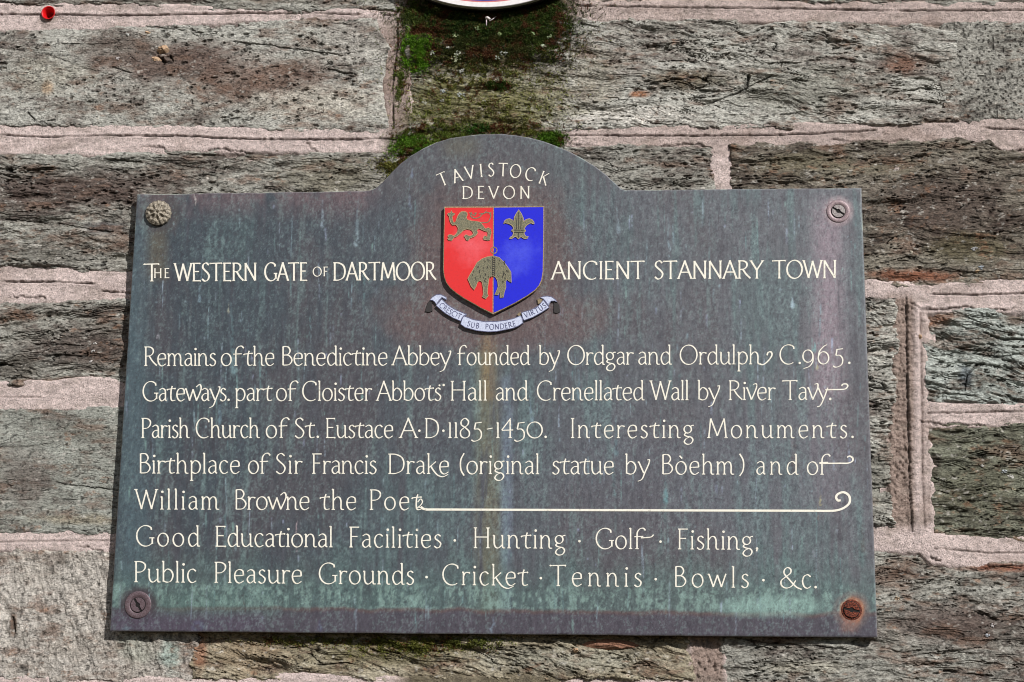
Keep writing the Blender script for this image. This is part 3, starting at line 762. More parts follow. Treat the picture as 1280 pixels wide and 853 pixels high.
gl('A', .72, 'l .03,0 .37,1.03;l .35,1.03 .70,0;l .15,.36 .58,.36;t .03,0;t .70,0')
gl('B', .56, 'l .1,0 .1,1;c .1,1 .34,.98 .44,.78 .34,.58 .1,.54;c .1,.54 .38,.52 .53,.28 .40,.04 .1,0')
gl('C', .76, 'e .45,.5,.4,.52,52,305;l .69,.94 .71,.80')
gl('D', .78, 'l .1,0 .1,1;c .02,1 .36,.98 .64,.82 .73,.5 .64,.17 .36,.01 .02,0')
gl('E', .5, 'l .1,0 .1,1;l .03,1 .46,1;l .1,.53 .39,.53;l .03,0 .48,0;v .46,1;v .48,0')
gl('F', .48, 'l .1,0 .1,1;l .03,1 .46,1;l .1,.53 .39,.53;t .1,0')
gl('G', .82, 'e .45,.5,.4,.52,52,318;l .69,.94 .71,.80;l .75,.40 .75,.1;l .62,.40 .84,.40')
gl('H', .76, 'l .1,0 .1,1;l .66,0 .66,1;l .1,.54 .66,.54;t .1,0;t .1,1;t .66,0;t .66,1')
gl('I', .22, 'l .11,0 .11,1;t .11,0;t .11,1')
gl('K', .64, 'l .1,0 .1,1;l .56,1 .12,.48;l .22,.6 .64,0;t .1,0;t .1,1')
gl('M', .92, 'l .06,0 .15,1;l .15,1 .46,.1;l .46,.1 .78,1;l .78,1 .87,0;t .06,0;t .87,0')
gl('N', .76, 'l .11,0 .11,1;l .10,1 .66,0;l .66,0 .66,1;t .11,0;t .66,1')
gl('O', .88, 'e .44,.5,.4,.52,0,360')
gl('P', .54, 'l .1,0 .1,1;c .03,1 .32,.99 .49,.87 .49,.66 .34,.5 .1,.47;t .1,0')
gl('R', .64, 'l .1,0 .1,1;c .03,1 .32,.99 .47,.87 .47,.68 .34,.54 .1,.5;c .27,.52 .44,.24 .66,0;t .1,0')
gl('S', .48, 'c .42,.90 .28,1.02 .12,.94 .08,.76 .20,.60 .36,.44 .44,.26 .36,.05 .20,-.02 .04,.10')
gl('T', .68, 'l .34,0 .34,1;l .01,.99 .67,1.01;t .34,0;v .01,1;v .67,1')
gl('U', .72, 'c .1,1 .1,.3 .2,.05 .36,-.02 .54,.05 .62,.3 .62,1')
gl('V', .70, 'l .02,1 .36,0;l .35,0 .69,1;t .02,1;t .69,1')
gl('W', .98, 'l .02,1 .28,0;l .27,0 .50,.98;l .48,.98 .74,0;l .73,0 .96,1;t .02,1;t .96,1')
gl('Y', .64, 'l .02,1 .33,.46;l .63,1 .32,.46;l .325,.5 .325,0;t .325,0;t .02,1;t .63,1')
gl('&', .86, 'c .98,-.08 .72,.06 .42,.42 .22,.68 .22,.88 .36,1.0 .50,.90 .48,.72 .28,.54 .08,.34 .10,.10 .30,-.02 .54,.08 .72,.36')
gl('a', .45, 'c .05,.56 .20,.65 .33,.58 .36,.44 .36,.02;c .36,.38 .18,.36 .06,.22 .08,.06 .20,-.01 .36,.14;l .36,.03 .43,.0')
gl('b', .54, 'l .08,.02 .08,1.04;c .08,.46 .24,.64 .42,.56 .50,.33 .42,.07 .26,-.01 .08,.05;v .07,1.03')
gl('c', .44, 'c .41,.55 .28,.65 .12,.57 .05,.33 .12,.07 .26,-.02 .42,.07')
gl('d', .55, 'c .44,.52 .30,.65 .13,.57 .05,.31 .12,.05 .25,-.01 .44,.15;l .45,1.04 .45,.05;c .45,.05 .48,.0 .56,.0;v .44,1.03')
gl('e', .49, 'l .06,.34 .44,.36;c .44,.36 .41,.58 .26,.65 .11,.56 .05,.32 .12,.07 .27,-.02 .45,.09')
gl('f', .46, 'c .50,.92 .40,1.03 .25,1.0 .14,.84 .12,.6 .12,0;l .0,.60 .40,.62;t .12,0')
gl('g', .50, 'e .22,.44,.17,.2,0,360;c .34,.56 .42,.64 .50,.64;c .14,.26 .07,.15 .18,.07 .38,.02 .46,-.13 .36,-.31 .18,-.34 .06,-.22 .14,-.06 .30,.03')
gl('h', .56, 'l .08,0 .08,1.04;c .08,.44 .22,.62 .36,.61 .43,.42 .43,.09 .48,.0 .57,.0;v .07,1.03;t .08,0')
gl('i', .18, 'l .09,0 .09,.64;d .11,.88;v .08,.63;t .09,0')
gl('k', .48, 'l .08,0 .08,1.04;l .42,.62 .09,.30;c .18,.38 .32,.14 .50,-.08 .74,-.16 .98,-.04;v .07,1.03;t .08,0')
gl('l', .19, 'l .09,0 .09,1.04;v .08,1.03;t .09,0')
gl('m', .84, 'l .08,0 .08,.64;c .08,.46 .20,.62 .32,.60 .38,.44 .38,0;c .38,.46 .50,.62 .63,.60 .69,.42 .69,.09 .74,.0 .83,.0;v .07,.63;t .08,0;t .38,0')
gl('n', .56, 'l .08,0 .08,.64;c .08,.44 .22,.62 .36,.60 .43,.42 .43,.09 .48,.0 .57,.0;v .07,.63;t .08,0')
gl('o', .54, 'e .27,.31,.23,.33,0,360')
gl('ò', .54, 'e .27,.31,.23,.33,0,360;l .20,.94 .32,.80')
gl('p', .54, 'l .1,.64 .1,-.38;c .1,.46 .24,.64 .42,.57 .50,.33 .42,.07 .26,-.01 .1,.07;v .09,.63;t .1,-.38')
gl('r', .36, 'l .08,0 .08,.64;c .08,.42 .18,.60 .36,.60;v .07,.63;t .08,0;v .36,.6')
gl('s', .36, 'c .32,.57 .20,.65 .09,.57 .09,.44 .22,.33 .32,.20 .27,.03 .15,-.02 .03,.07')
gl('t', .40, 'c .24,.78 .18,.55 .17,.14 .24,.0 .40,.03;l .0,.60 .40,.65;v .0,.59;v .40,.65')
gl('u', .56, 'c .08,.64 .08,.22 .15,.03 .28,.0 .45,.17;l .45,.64 .45,.05;c .45,.05 .49,.0 .57,.0;v .07,.63;v .44,.63')
gl('v', .44, 'l .01,.64 .22,.0;c .22,.0 .36,.36 .46,.66 .44,.84 .30,.80;v .01,.63')
gl('w', .76, 'l .0,.64 .20,0;l .19,0 .38,.60;l .37,.60 .56,0;l .55,0 .75,.66;v .0,.63')
gl('ŵ', .76, 'l .0,.64 .20,0;l .19,0 .38,.60;l .37,.60 .56,0;c .55,0 .70,.34 .80,.66 .72,.86 .54,.72;v .0,.63')
gl('y', .46, 'l .01,.62 .24,.04;c .40,.72 .50,.72 .46,.50 .30,.10 .16,-.26 -.04,-.38;v .01,.62')
gl('ÿ', .46, 'l .01,.62 .24,.04;c .46,.62 .30,.14 .16,-.22 .06,-.36 -.05,-.38;v .01,.62')
gl('1', .24, 'l .12,0 .12,.79;v .11,.78;t .12,0')
gl('4', .58, 'l .44,1.0 .03,.40;l .03,.38 .56,.40;l .42,.92 .42,0;t .42,0')
gl('5', .54, 'l .20,.76 .48,.80;l .20,.78 .14,.44;c .14,.44 .34,.44 .46,.26 .44,.0 .30,-.14 .12,-.19 .0,-.12')
gl('8', .52, 'c .25,.55 .10,.66 .09,.86 .26,1.01 .42,.86 .38,.66 .22,.52 .06,.34 .08,.08 .26,-.02 .44,.08 .45,.32 .25,.55')
gl('6', .58, 'e .29,.31,.25,.33,0,360;c .04,.34 .10,.66 .30,.92 .46,1.02')
gl('9', .56, 'e .27,.41,.24,.33,0,360;c .51,.44 .50,.12 .34,-.14 .06,-.26')
gl('0', .78, 'e .38,.40,.35,.42,0,360')
gl('.', .16, 'd .08,.04')
gl(',', .18, 'd .09,.04;l .10,.04 .07,-.10')
gl('·', .30, 'd .15,.36')
gl('-', .34, 'l .03,.44 .30,.50')
gl('(', .26, 'c .22,1.05 .08,.75 .05,.45 .09,.15 .22,-.10')
gl(')', .26, 'c .04,1.05 .18,.75 .21,.45 .17,.15 .04,-.10')
gl("'", .16, 'l .14,.96 .04,.70')

THICK, THIN = 0.076, 0.034


class Pen:
    """collects strokes in survey points and turns them into thin raised paint"""
    def __init__(s, y=0.0): s.V = []; s.F = []; s.k = 0; s.y = y

    def stroke(s, pts, scale, closed=False, w=(THICK, THIN), nib=22, flare=0.0, slope=0.0):
        p = np.array(pts, float); n = len(p)
        t = np.gradient(p, axis=0)
        if closed: t[0] = t[-1] = (p[1] - p[-2]) / 2
        L = np.maximum(np.hypot(t[:, 0], t[:, 1]), 1e-9); t = t / L[:, None]
        ang = np.degrees(np.arctan2(-t[:, 1], t[:, 0])) - nib
        wd = (w[1] + (w[0] - w[1]) * np.abs(np.sin(np.radians(ang)))) * scale
        if flare:
            q = np.linspace(0, 1, n); wd = wd * (1 + flare * (np.exp(-q * 14) + np.exp(-(1 - q) * 14)))
        nrm = np.stack([-t[:, 1], t[:, 0]], 1) * wd[:, None] / 2
        a, b = p + nrm, p - nrm
        yy = s.y - 0.00022 - 0.00003 * (s.k % 5) - np.linspace(0, 0.000024, n)
        A = P(a[:, 0], a[:, 1], s.y); Bq = P(b[:, 0], b[:, 1], s.y)
        base = len(s.V)
        for i in range(n):
            s.V += [(A[i, 0], s.y + 0.0001, A[i, 2]), (A[i, 0], yy[i], A[i, 2]), (Bq[i, 0], yy[i], Bq[i, 2]), (Bq[i, 0], s.y + 0.0001, Bq[i, 2])]
        for i in range(n - 1):
            o = base + 4 * i
            for j in range(3): s.F.append((o + j, o + j + 1, o + j + 5, o + j + 4))
        s.F += [(base, base + 3, base + 2, base + 1), (base + 4 * n - 4, base + 4 * n - 3, base + 4 * n - 2, base + 4 * n - 1)]
        s.k += 1

    def dot(s, c, r):
        a = np.linspace(0, 2 * math.pi, 11)[:-1]
        q = P(c[0] + r * np.cos(a), c[1] + r * np.sin(a), s.y); base = len(s.V)
        for i in range(10): s.V.append((q[i, 0], s.y + 0.0001, q[i, 2]))
        for i in range(10): s.V.append((q[i, 0], s.y - 0.0004, q[i, 2]))
        for i in range(10): s.F.append((base + i, base + (i + 1) % 10, base + 10 + (i + 1) % 10, base + 10 + i))
        s.F.append(tuple(base + 10 + i for i in range(10)))

    def glyph(s, ch, place, scale, w=(THICK, THIN), serif=True):
        for st in G[ch][1].split(';'):
            k, rest = st[0], st[2:]
            if k == 'e':
                cx, cy, rx, ry, a0, a1 = map(float, rest.split(','))
                a = np.radians(np.linspace(a0, a1, 25))
                g_ = np.stack([cx + rx * np.cos(a), cy + ry * np.sin(a)], 1)
                s.stroke([place(x, y) for x, y in g_], scale, abs(a1 - a0) >= 360, w)
            elif k in 'lc':
                g_ = [tuple(map(float, q.split(','))) for q in rest.split()]
                if k == 'l':
                    q = np.array(g_); g_ = [q[0] + (q[1] - q[0]) * t for t in (0, .08, .3, .7, .92, 1)]
                else: g_ = catmull(g_, 6)
                s.stroke([place(x, y) for x, y in g_], scale, False, w, flare=0.18 if k == 'l' else 0.0)
            elif k == 'd':
                x, y = map(float, rest.split(',')); s.dot(place(x, y), 0.066 * scale)
            elif serif and k == 't':
                x, y = map(float, rest.split(','))
                s.stroke([place(x - .075, y), place(x, y), place(x + .075, y)], scale, False, (0.045, 0.045))
            elif serif and k == 'v':
                x, y = map(float, rest.split(','))
                s.stroke([place(x - .045, y - .035), place(x + .01, y + .01)], scale, False, (0.07, 0.07))

    def build(s, name, mat, parent): return py_mesh(name, s.V, s.F, mat, parent)


mt = NT('cream_letter_paint')
tcn = mt.noise(260, None, 4, 0.7); tcb = mt.noise(45, None, 3, 0.6)
cc_ = mt.ramp(tcn, [(0.26, tuple(srgb((150, 146, 132)))), (0.42, tuple(srgb((228, 224, 210)))), (0.75, tuple(srgb((242, 238, 224))))])
cc_ = mt.mix(mt.ramp(tcb, [(0.55, (0, 0, 0)), (0.8, (.5,) * 3)]), cc_, tuple(srgb((206, 196, 172))))
mt.l(cc_, mt.b.inputs['Base Color']); mt.b.inputs['Roughness'].default_value = 0.6
M_LET = mt.m


def word(parent, text, x0, x1, base, cap, name='word', w=(THICK, THIN)):
    adv = [G[c][0] for c in text]
    nat = sum(adv) * cap
    want = (x1 - x0) + 0.08 * cap
    gap0 = 0.03 * cap
    tot = nat + gap0 * (len(text) - 1)
    sx = min(1.12, max(0.80, want / tot)) if len(text) > 1 else min(1.4, max(.6, want / nat))
    gap = (want - nat * sx) / (len(text) - 1) if len(text) > 1 else 0
    pen = Pen()
    x = x0 - 0.05 * cap
    for c, a in zip(text, adv):
        if c != ' ':
            pen.glyph(c, lambda u, v, x=x: (x + u * cap * sx, base(x + u * cap * sx) - v * cap), cap, w)
        x += a * cap * sx + gap
    return pen.build(name, M_LET, parent), pen


def line(b0, b1): return lambda x: b0[1] + (b1[1] - b0[1]) * (x - b0[0]) / (b1[0] - b0[0])


def swash(parent, pts, w=0.07, name='swash', n=10, cap=24, w2=None):
    pen = Pen(); pen.k = 3
    pen.stroke(catmull(pts, n), cap, False, (w, w2 or w * 0.6))
    return pen.build(name, M_LET, parent)


def inscription(name, label):
    e = empty('inscription_line', plaque); tag(e, label); return e


# name of the town, on an arc
e = inscription('', 'arched top line of small cream capitals naming the town')
pen = Pen()
for ch, x, y, a in (('T', 556.5, 231.5, -22), ('A', 573.5, 227.5, -17), ('V', 588.8, 223.5, -11), ('I', 602, 221.3, -5), ('S', 614, 220.3, -1), ('T', 628.5, 220.3, 3), ('O', 643.5, 222, 7), ('C', 661, 225.5, 13), ('K', 677.5, 230.5, 20)):
    r = math.radians(a); w_ = G[ch][0]
    def pl(u, v, x=x, y=y, r=r, w_=w_):
        dx = (u - w_ / 2) * 15.8; dy = -v * 15.8
        return (x + dx * math.cos(r) - dy * math.sin(r), y + dx * math.sin(r) + dy * math.cos(r))
    pen.glyph(ch, pl, 15.8, (.105, .045))
pen.build('word', M_LET, e)
e = inscription('', 'short line of cream capitals naming the county, just above the shield')
word(e, 'DEVON', 578.5, 662, line((578, 248.5), (662, 248.3)), 15.2, 'word', (.105, .045))
e = inscription('', 'line of large cream capitals running either side of the shield')
bl = line((181, 351.6), (1045, 347.6))
o, pen = word(e, 'T', 181.5, 198.5, bl, 21.2, 'word', (.104, .042)); bl2 = lambda x: bl(x) - 4.0
word(e, 'HE', 193, 211.5, bl2, 11.5, 'small_capitals', (.12, .06))
for t, a, b in (('WESTERN', 219.3, 320.5), ('GATE', 331.5, 383.4), ('DARTMOOR', 417.5, 544), ('ANCIENT', 690.4, 805), ('STANNARY', 818.7, 953), ('TOWN', 967.2, 1045.2)): word(e, t, a, b, bl, 21.8, 'word', (.104, .042))
word(e, 'OF', 391.6, 409.8, lambda x: bl(x) - 5.2, 11.2, 'small_capitals', (.12, .06))

LINES = [
    ('line of cream lettering about the abbey, just under the scroll', (181, 457.3), (1063, 454.8), 23.3,
     [('Remains', 181, 269.5), ('of', 277, 303), ('the', 306.7, 342.6), ('Benedictine', 352.5, 484), ('Abbey', 491.5, 561.5), ('founded', 573, 661.8), ('by', 674.5, 697.5), ('Ordgar', 710, 791), ('and', 798.5, 838.8), ('Ordulph', 850.5, 950), ('C.', 975, 1001), ('965.', 1004, 1063)]),
    ('line of cream lettering beginning with gateways, ending in a curled tail', (179, 501.2), (1063, 499.6), 23.6,
     [('Gateŵays.', 179, 287), ('part', 294.5, 339.5), ('of', 346, 371), ('Cloister', 378.5, 464), ('Abbots', 472, 551), ('Hall', 564, 608.5), ('and', 620.5, 659.5), ('Crenellated', 671.8, 804.6), ('Wall', 814.3, 860.5), ('by', 873, 897.5), ('River', 911.5, 968.4), ('Tavÿ', 980, 1034)]),
    ('line of cream lettering with two dates in old style figures', (177, 547.2), (1067, 547.4), 23.9,
     [('Parish', 177.5, 236), ('Church', 245.5, 323.8), ('of', 333.2, 360), ('St.', 369, 398.7), ('Eustace', 408, 491.2), ('A', 501, 520.3), ('·', 522.0, 527), ('D', 532, 548.3), ('·', 552, 557), ('1185', 560.5, 603), ('-', 609, 616), ('1450.', 620.4, 683.5), ('Interesting', 714, 866.4), ('Monuments.', 885.5, 1067)]),
    ('line of cream lettering with words in round brackets', (174, 591.6), (1066, 593.2), 24.3,
     [('Birthplace', 174.3, 299.6), ('of', 311, 336), ('Sir', 345.5, 377), ('Francis', 390.8, 470.2), ('Drake', 486.2, 561), ('(original', 575.4, 673.8), ('statue', 691, 767), ('by', 782.3, 810), ('Bòehm', 827.3, 917.2), (')', 924.5, 930.3), ('and', 946, 997), ('of', 1009.5, 1036)]),
    ('line of cream lettering followed by a long ruled flourish', (171, 636.6), (1063, 638.4), 24.5,
     [('William', 170.6, 273.6), ('Broŵne', 294, 386.6), ('the', 402.2, 445), ('Poet', 462.8, 526)]),
    ('line of cream lettering on schools and field sports', (170, 682.4), (950, 687), 24.8,
     [('Good', 170.8, 249), ('Educational', 270, 415.6), ('Facilities', 437.3, 551.2), ('·', 566.2, 571.2), ('Hunting', 592.8, 706), ('·', 722, 727), ('Golf', 745.2, 805), ('·', 823.4, 828.4), ('Fishing,', 848, 948)]),
    ('lowest line of cream lettering, ending with an ampersand', (168, 727.4), (1021, 735.2), 25.2,
     [('Public', 168.6, 245), ('Pleasure', 268.8, 377.2), ('Grounds', 399.2, 517), ('·', 531, 536), ('Cricket', 553.6, 659), ('·', 673.8, 678.8), ('Tennis', 689.5, 801.6), ('·', 817.4, 822.4), ('Bowls', 843.3, 935.4), ('·', 952, 957), ('&c.', 975.6, 1021)]),
]
for lab, p0, p1, cap, ws in LINES:
    e = inscription('', lab); b = line(p0, p1)
    for t, x0, x1 in ws: word(e, t, x0, x1, b, cap, 'word' if t != '·' else 'centre_dot')
    if t == '965.': swash(e, [(949, 455), (954, 456), (960, 451.5), (964.8, 444.5), (963.6, 440.2), (960, 441), (958.8, 444.5)], .085)
    if t == 'Tavÿ':
        swash(e, [(1031.5, 487.5), (1036, 487.5), (1040, 487.3), (1050, 487.2), (1056.5, 486.4), (1059.6, 483), (1057.8, 480.4), (1053.5, 480.6), (1052, 483)], .085)
        pn = Pen(); pn.dot((1037.6, 499), 1.7); pn.build('full_stop', M_LET, e)
        pn = Pen(); pn.dot((554.6, 481.6), 1.5); pn.dot((549.4, 482), 1.2); pn.build('apostrophe', M_LET, e)
    if t == 'of': swash(e, [(1024, 579.6), (1034, 579.5), (1050, 579.4), (1060, 579.2), (1065.5, 576.6), (1065.6, 572.6), (1061.8, 570.4), (1058.8, 572)], .095)
    if t == 'Poet':
        swash(e, [(522, 628), (526, 624), (528, 628), (524.5, 633), (520, 635.2), (526, 634.4), (531, 636.2)], .06)
        swash(e, [(526, 634), (533, 637), (560, 637.2), (800, 638.1), (1000, 638.7), (1032, 638.9), (1045, 638.3), (1055, 635), (1061.8, 628.5), (1061.2, 620), (1054.5, 615.6), (1047.5, 617.8), (1045, 622), (1047.4, 625.8), (1050.8, 625.6)], .125, w2=.105)
    if t == 'Fishing,': swash(e, [(801, 672.6), (808, 672.2), (814, 671.4), (817, 668.6)], .08)

# ------------------------------------------------------------------ shield and motto scroll
M_BRASS = simple('worn_brass', (168, 150, 118), 0.45, 0.35, scale=600, bump=0.0001, c2=(112, 100, 78))
M_BRASSD = simple('dull_brass_charge', (134, 126, 100), 0.5, 0.15, scale=900, bump=0.0004, c2=(88, 92, 74))
M_GOLD = simple('bright_brass_edge', (206, 184, 140), 0.4, 0.3, scale=900, c2=(170, 150, 112))
M_GOLDRIM = simple('shield_rim_brass', (186, 164, 128), 0.45, 0.3, scale=600, c2=(120, 100, 76))
M_DARK = simple('dark_and_shaded_bronze', (46, 42, 42), 0.6, 0.1, scale=500)
M_GAP_SHADE = simple('painted_gap_shade', (16, 13, 12), 0.9, 0.0, scale=500)  # near-black colour paints the shade in the screw slots and head gaps


def enamel(name, base, fade, fcx, fcz, fr, dark):
    m = NT(name)
    tc = m.n('ShaderNodeTexCoord')
    sub = m.n('ShaderNodeVectorMath', operation='DISTANCE'); m.l(tc.outputs['Object'], sub.inputs[0]); sub.inputs[1].default_value = (fcx, 0, fcz)
    nz = m.noise(55, None, 4, 0.6)
    mr = m.n('ShaderNodeMath', operation='MULTIPLY_ADD'); m.l(nz, mr.inputs[0]); mr.inputs[1].default_value = 0.05; m.l(sub.outputs['Value'], mr.inputs[2])
    f = m.ramp(mr.outputs[0], [(fr * 0.55, (0.9,) * 3), (fr * 1.5, (0,) * 3)])
    c = m.mix(f, tuple(srgb(base)), tuple(srgb(fade)))
    c = m.mix(m.ramp(m.noise(420, None, 4, .7), [(0.5, (0, 0, 0)), (0.72, (.35,) * 3)]), c, tuple(srgb(dark)))
    m.l(c, m.b.inputs['Base Color']); m.b.inputs['Roughness'].default_value = 0.35
    m.b.inputs['Coat Weight'].default_value = 0.25; m.b.inputs['Coat Roughness'].default_value = 0.15
    m.bump(m.noise(160), 0.00015, 0.5)
    return m.m


fc = P([590, 650], [305, 322], 0)
M_RED = enamel('faded_red_enamel', (216, 42, 42), (230, 100, 108), fc[0][0], fc[0][2], 0.040, (176, 40, 44))
M_BLUE = enamel('blue_enamel', (26, 30, 206), (80, 92, 226), fc[1][0], fc[1][2], 0.036, (30, 26, 150))
M_SCROLL = simple('pale_blue_enamel', (206, 214, 236), 0.35, scale=500, c2=(176, 182, 204))


def plate_piece(name, pts, y0, y1, mat, parent, bevel=0.0, up=None, smooth=False):
    """closed outline in survey points -> slab from depth y1 (back) to y0 (front) with a bevelled lip"""
    q = np.array(pts, float)
    w = P(q[:, 0], q[:, 1], y0)[:, [0, 2]]
    area = 0.5 * np.sum(w[:, 0] * np.roll(w[:, 1], -1) - np.roll(w[:, 0], -1) * w[:, 1])
    if area < 0: w = w[::-1]
    n = len(w)
    t = np.roll(w, -1, 0) - np.roll(w, 1, 0); t /= np.maximum(np.hypot(t[:, 0], t[:, 1]), 1e-9)[:, None]
    nin = np.stack([-t[:, 1], t[:, 0]], 1)
    rings = [(w, y1), (w, y0 + bevel), (w + nin * bevel, y0)] if bevel else [(w, y1), (w, y0)]
    V = []; F = []
    for r, y in rings: V += [(a, y, b) for a, b in r]
    for j in range(len(rings) - 1):
        for i in range(n): F.append((j * n + i, j * n + (i + 1) % n, (j + 1) * n + (i + 1) % n, (j + 1) * n + i))
    last = rings[-1][0]; b0 = (len(rings) - 1) * n
    for tri in tessellate_polygon([[Vector((a, b, 0)) for a, b in last]]):
        a, b, c = tri
        ar = (last[b] - last[a])[0] * (last[c] - last[a])[1] - (last[b] - last[a])[1] * (last[c] - last[a])[0]
        F.append((b0 + a, b0 + b, b0 + c) if ar > 0 else (b0 + a, b0 + c, b0 + b))
    return py_mesh(name, V, F, mat, parent, smooth)


def inset(pts, d):
    q = np.array(pts, float); t = np.roll(q, -1, 0) - np.roll(q, 1, 0); t /= np.hypot(t[:, 0], t[:, 1])[:, None]
    area = 0.5 * np.sum(q[:, 0] * np.roll(q[:, 1], -1) - np.roll(q[:, 0], -1) * q[:, 1])
    s = 1 if area > 0 else -1
    return q + np.stack([-t[:, 1], t[:, 0]], 1) * d * s


R_side = [(680.3, 257.9), (680.0, 290), (679.6, 320), (679.2, 340), (677.6, 350.5), (674.5, 357.5), (669.5, 363.2), (660, 370), (645.5, 378.6), (630, 386.4), (616.4, 393.2)]
L_side = [(600, 385), (592.7, 380.6), (580, 373.6), (570, 366.8), (562.5, 360.5), (557.6, 354), (554.8, 346), (553.7, 337), (554.2, 300), (555.3, 258.4)]
OUT = R_side + L_side
shield = empty('coat_of_arms', plaque)
plate_piece('shield_body', OUT, -0.0052, 0.0005, M_GOLDRIM, shield, 0.0004)
RB = [(617.6, 259.8), (679.2, 259.1)] + [(x - .95, y - (.2 if y < 345 else .75)) for x, y in R_side[1:-1]] + [(617.0, 391.0)]
LB = [(556.4, 259.9), (616.3, 259.8), (615.6, 391.2)] + [(x + .75, y - .7) for x, y in L_side[:-4]] + [(555.8, 346), (554.8, 337), (555.3, 300)]
plate_piece('blue_field', RB, -0.0054, -0.0050, M_BLUE, shield)
plate_piece('red_field', LB, -0.0054, -0.0050, M_RED, shield)


def cropmap(pts, ox, oy, s): return [(ox + x / s, oy + y / s) for x, y in pts]


lion = cropmap([(345, 260), (390, 190), (430, 165), (500, 165), (545, 190), (548, 240), (530, 290), (550, 340), (640, 365), (760, 375), (830, 400), (880, 460), (930, 530), (1000, 510), (1050, 540), (1060, 620), (1040, 700), (1030, 770),
                (980, 775), (900, 760), (890, 715), (925, 680), (975, 710), (990, 640), (985, 590), (930, 580), (860, 550), (800, 520), (770, 545), (745, 560), (770, 610), (745, 660), (690, 700), (610, 730), (570, 780), (530, 770), (510, 720), (480, 690),
                (520, 655), (590, 690), (650, 670), (680, 630), (660, 580), (620, 545), (540, 535), (470, 560), (410, 620), (330, 690), (270, 710), (220, 780), (150, 770), (130, 740), (170, 715), (130, 690), (160, 655), (215, 665), (260, 685), (300, 650), (345, 590), (355, 520), (330, 470), (300, 440),
                (240, 455), (200, 410), (175, 340), (165, 270), (125, 215), (150, 195), (185, 200), (210, 145), (235, 195), (285, 205), (270, 235), (225, 265), (235, 340), (255, 400), (300, 390), (320, 330)], 552, 255, 17.06)
plate_piece('lion', lion, -0.0062, -0.0053, M_BRASSD, shield, 0.00015)
pen = Pen(-0.0054)
pen.stroke(catmull(cropmap([(740, 380), (850, 400), (940, 400), (1000, 380), (1035, 310), (1050, 230), (1000, 190), (930, 195), (860, 230), (800, 290), (720, 310), (650, 290), (620, 240), (640, 180)], 552, 255, 17.06), 5), 24, False, (.06, .045))
pen.stroke(catmull(cropmap([(700, 210), (740, 190), (700, 250), (620, 200), (590, 190)], 552, 255, 17.06), 4), 24, False, (.05, .04))
pen.stroke(catmull(cropmap([(800, 215), (900, 200), (960, 150)], 552, 255, 17.06), 4), 24, False, (.05, .04))
pen.stroke(catmull(cropmap([(1030, 240), (1060, 170)], 552, 255, 17.06), 4), 24, False, (.05, .04))
pen.build('lion_tail', M_BRASSD, shield)
fl = [(485, 125), (540, 210), (580, 300), (590, 390), (600, 370), (640, 335), (710, 318), (770, 340), (810, 390), (815, 430), (785, 425), (750, 405), (700, 425), (650, 460), (620, 500), (600, 545), (635, 560), (625, 590), (600, 595), (605, 650), (640, 695), (690, 700), (670, 735), (610, 745), (560, 715), (530, 700),
      (480, 750), (430, 700), (400, 700), (350, 735), (285, 745), (300, 715), (350, 690), (370, 640), (370, 590), (335, 580), (340, 555), (375, 545), (365, 490), (330, 450), (270, 420), (200, 405), (165, 425), (180, 370), (225, 330), (290, 318), (350, 345), (385, 380), (390, 290), (430, 210)]
plate_piece('fleur_de_lis', cropmap(fl, 620, 255, 17.06), -0.0063, -0.0053, M_BRASSD, shield, 0.00015)
pen = Pen(-0.0063); q = lambda *a: cropmap(a, 620, 255, 17.06)
for s_ in (q((485, 180), (485, 540)), q((430, 300), (440, 540)), q((540, 300), (530, 540)), q((390, 560), (590, 560)), q((390, 610), (590, 610)), q((480, 620), (480, 720))): pen.stroke(s_, 24, False, (.03, .03))
pen.build('fleur_de_lis_lines', M_DARK, shield)
sheep = [(445, 215), (520, 235), (590, 300), (640, 370), (680, 430), (685, 570), (650, 545), (625, 520), (610, 560), (612, 640), (590, 700), (580, 765), (535, 770), (535, 710), (525, 690), (510, 735), (465, 730), (490, 680), (510, 620), (500, 540), (470, 490), (430, 480), (390, 500), (380, 560), (370, 640), (365, 720), (378, 745), (345, 785),
         (300, 760), (315, 720), (310, 640), (295, 560), (265, 540), (235, 560), (215, 620), (190, 665), (150, 620), (125, 560), (105, 520), (130, 470), (180, 390), (230, 300), (300, 250), (370, 225)]
plate_piece('hanging_fleece', cropmap(sheep, 575, 300, 10.667), -0.0064, -0.0053, M_BRASSD, shield, 0.0003)
pen = Pen(-0.0054); a = np.radians(np.linspace(0, 360, 20))
pen.stroke(np.array(cropmap(list(zip(452 + 42 * np.cos(a), 140 + 42 * np.sin(a))), 575, 300, 10.667)), 24, True, (.05, .05))
pen.build('suspension_ring', M_BRASS, shield)
pen = Pen(-0.0064)
pen.stroke(cropmap([(430, 220), (432, 480)], 575, 300, 10.667), 24, False, (.025, .025)); pen.stroke(cropmap([(466, 220), (466, 480)], 575, 300, 10.667), 24, False, (.025, .025))
for i in range(9): pen.stroke(cropmap([(430, 235 + 28 * i), (466, 250 + 28 * i)], 575, 300, 10.667), 24, False, (.03, .03))
pen.build('fleece_band', M_DARK, shield)
pen = Pen(-0.0064)
for i in range(60):
    x, y = random.uniform(150, 640), random.uniform(260, 560)
    if any([abs(x - 450) < 30, y > 500 and not (300 < x < 370 or 510 < x < 600 or 140 < x < 210)]): continue
    if (x < 240 and y < 560 - x) or (x > 600 and y < 300 + (x - 590) * 1.4): continue
    pen.stroke(catmull(cropmap([(x, y), (x + 10, y + 12), (x + 4, y + 26)], 575, 300, 10.667), 3), 24, False, (.02, .02))
pen.build('fleece_curls', M_DARK, shield)

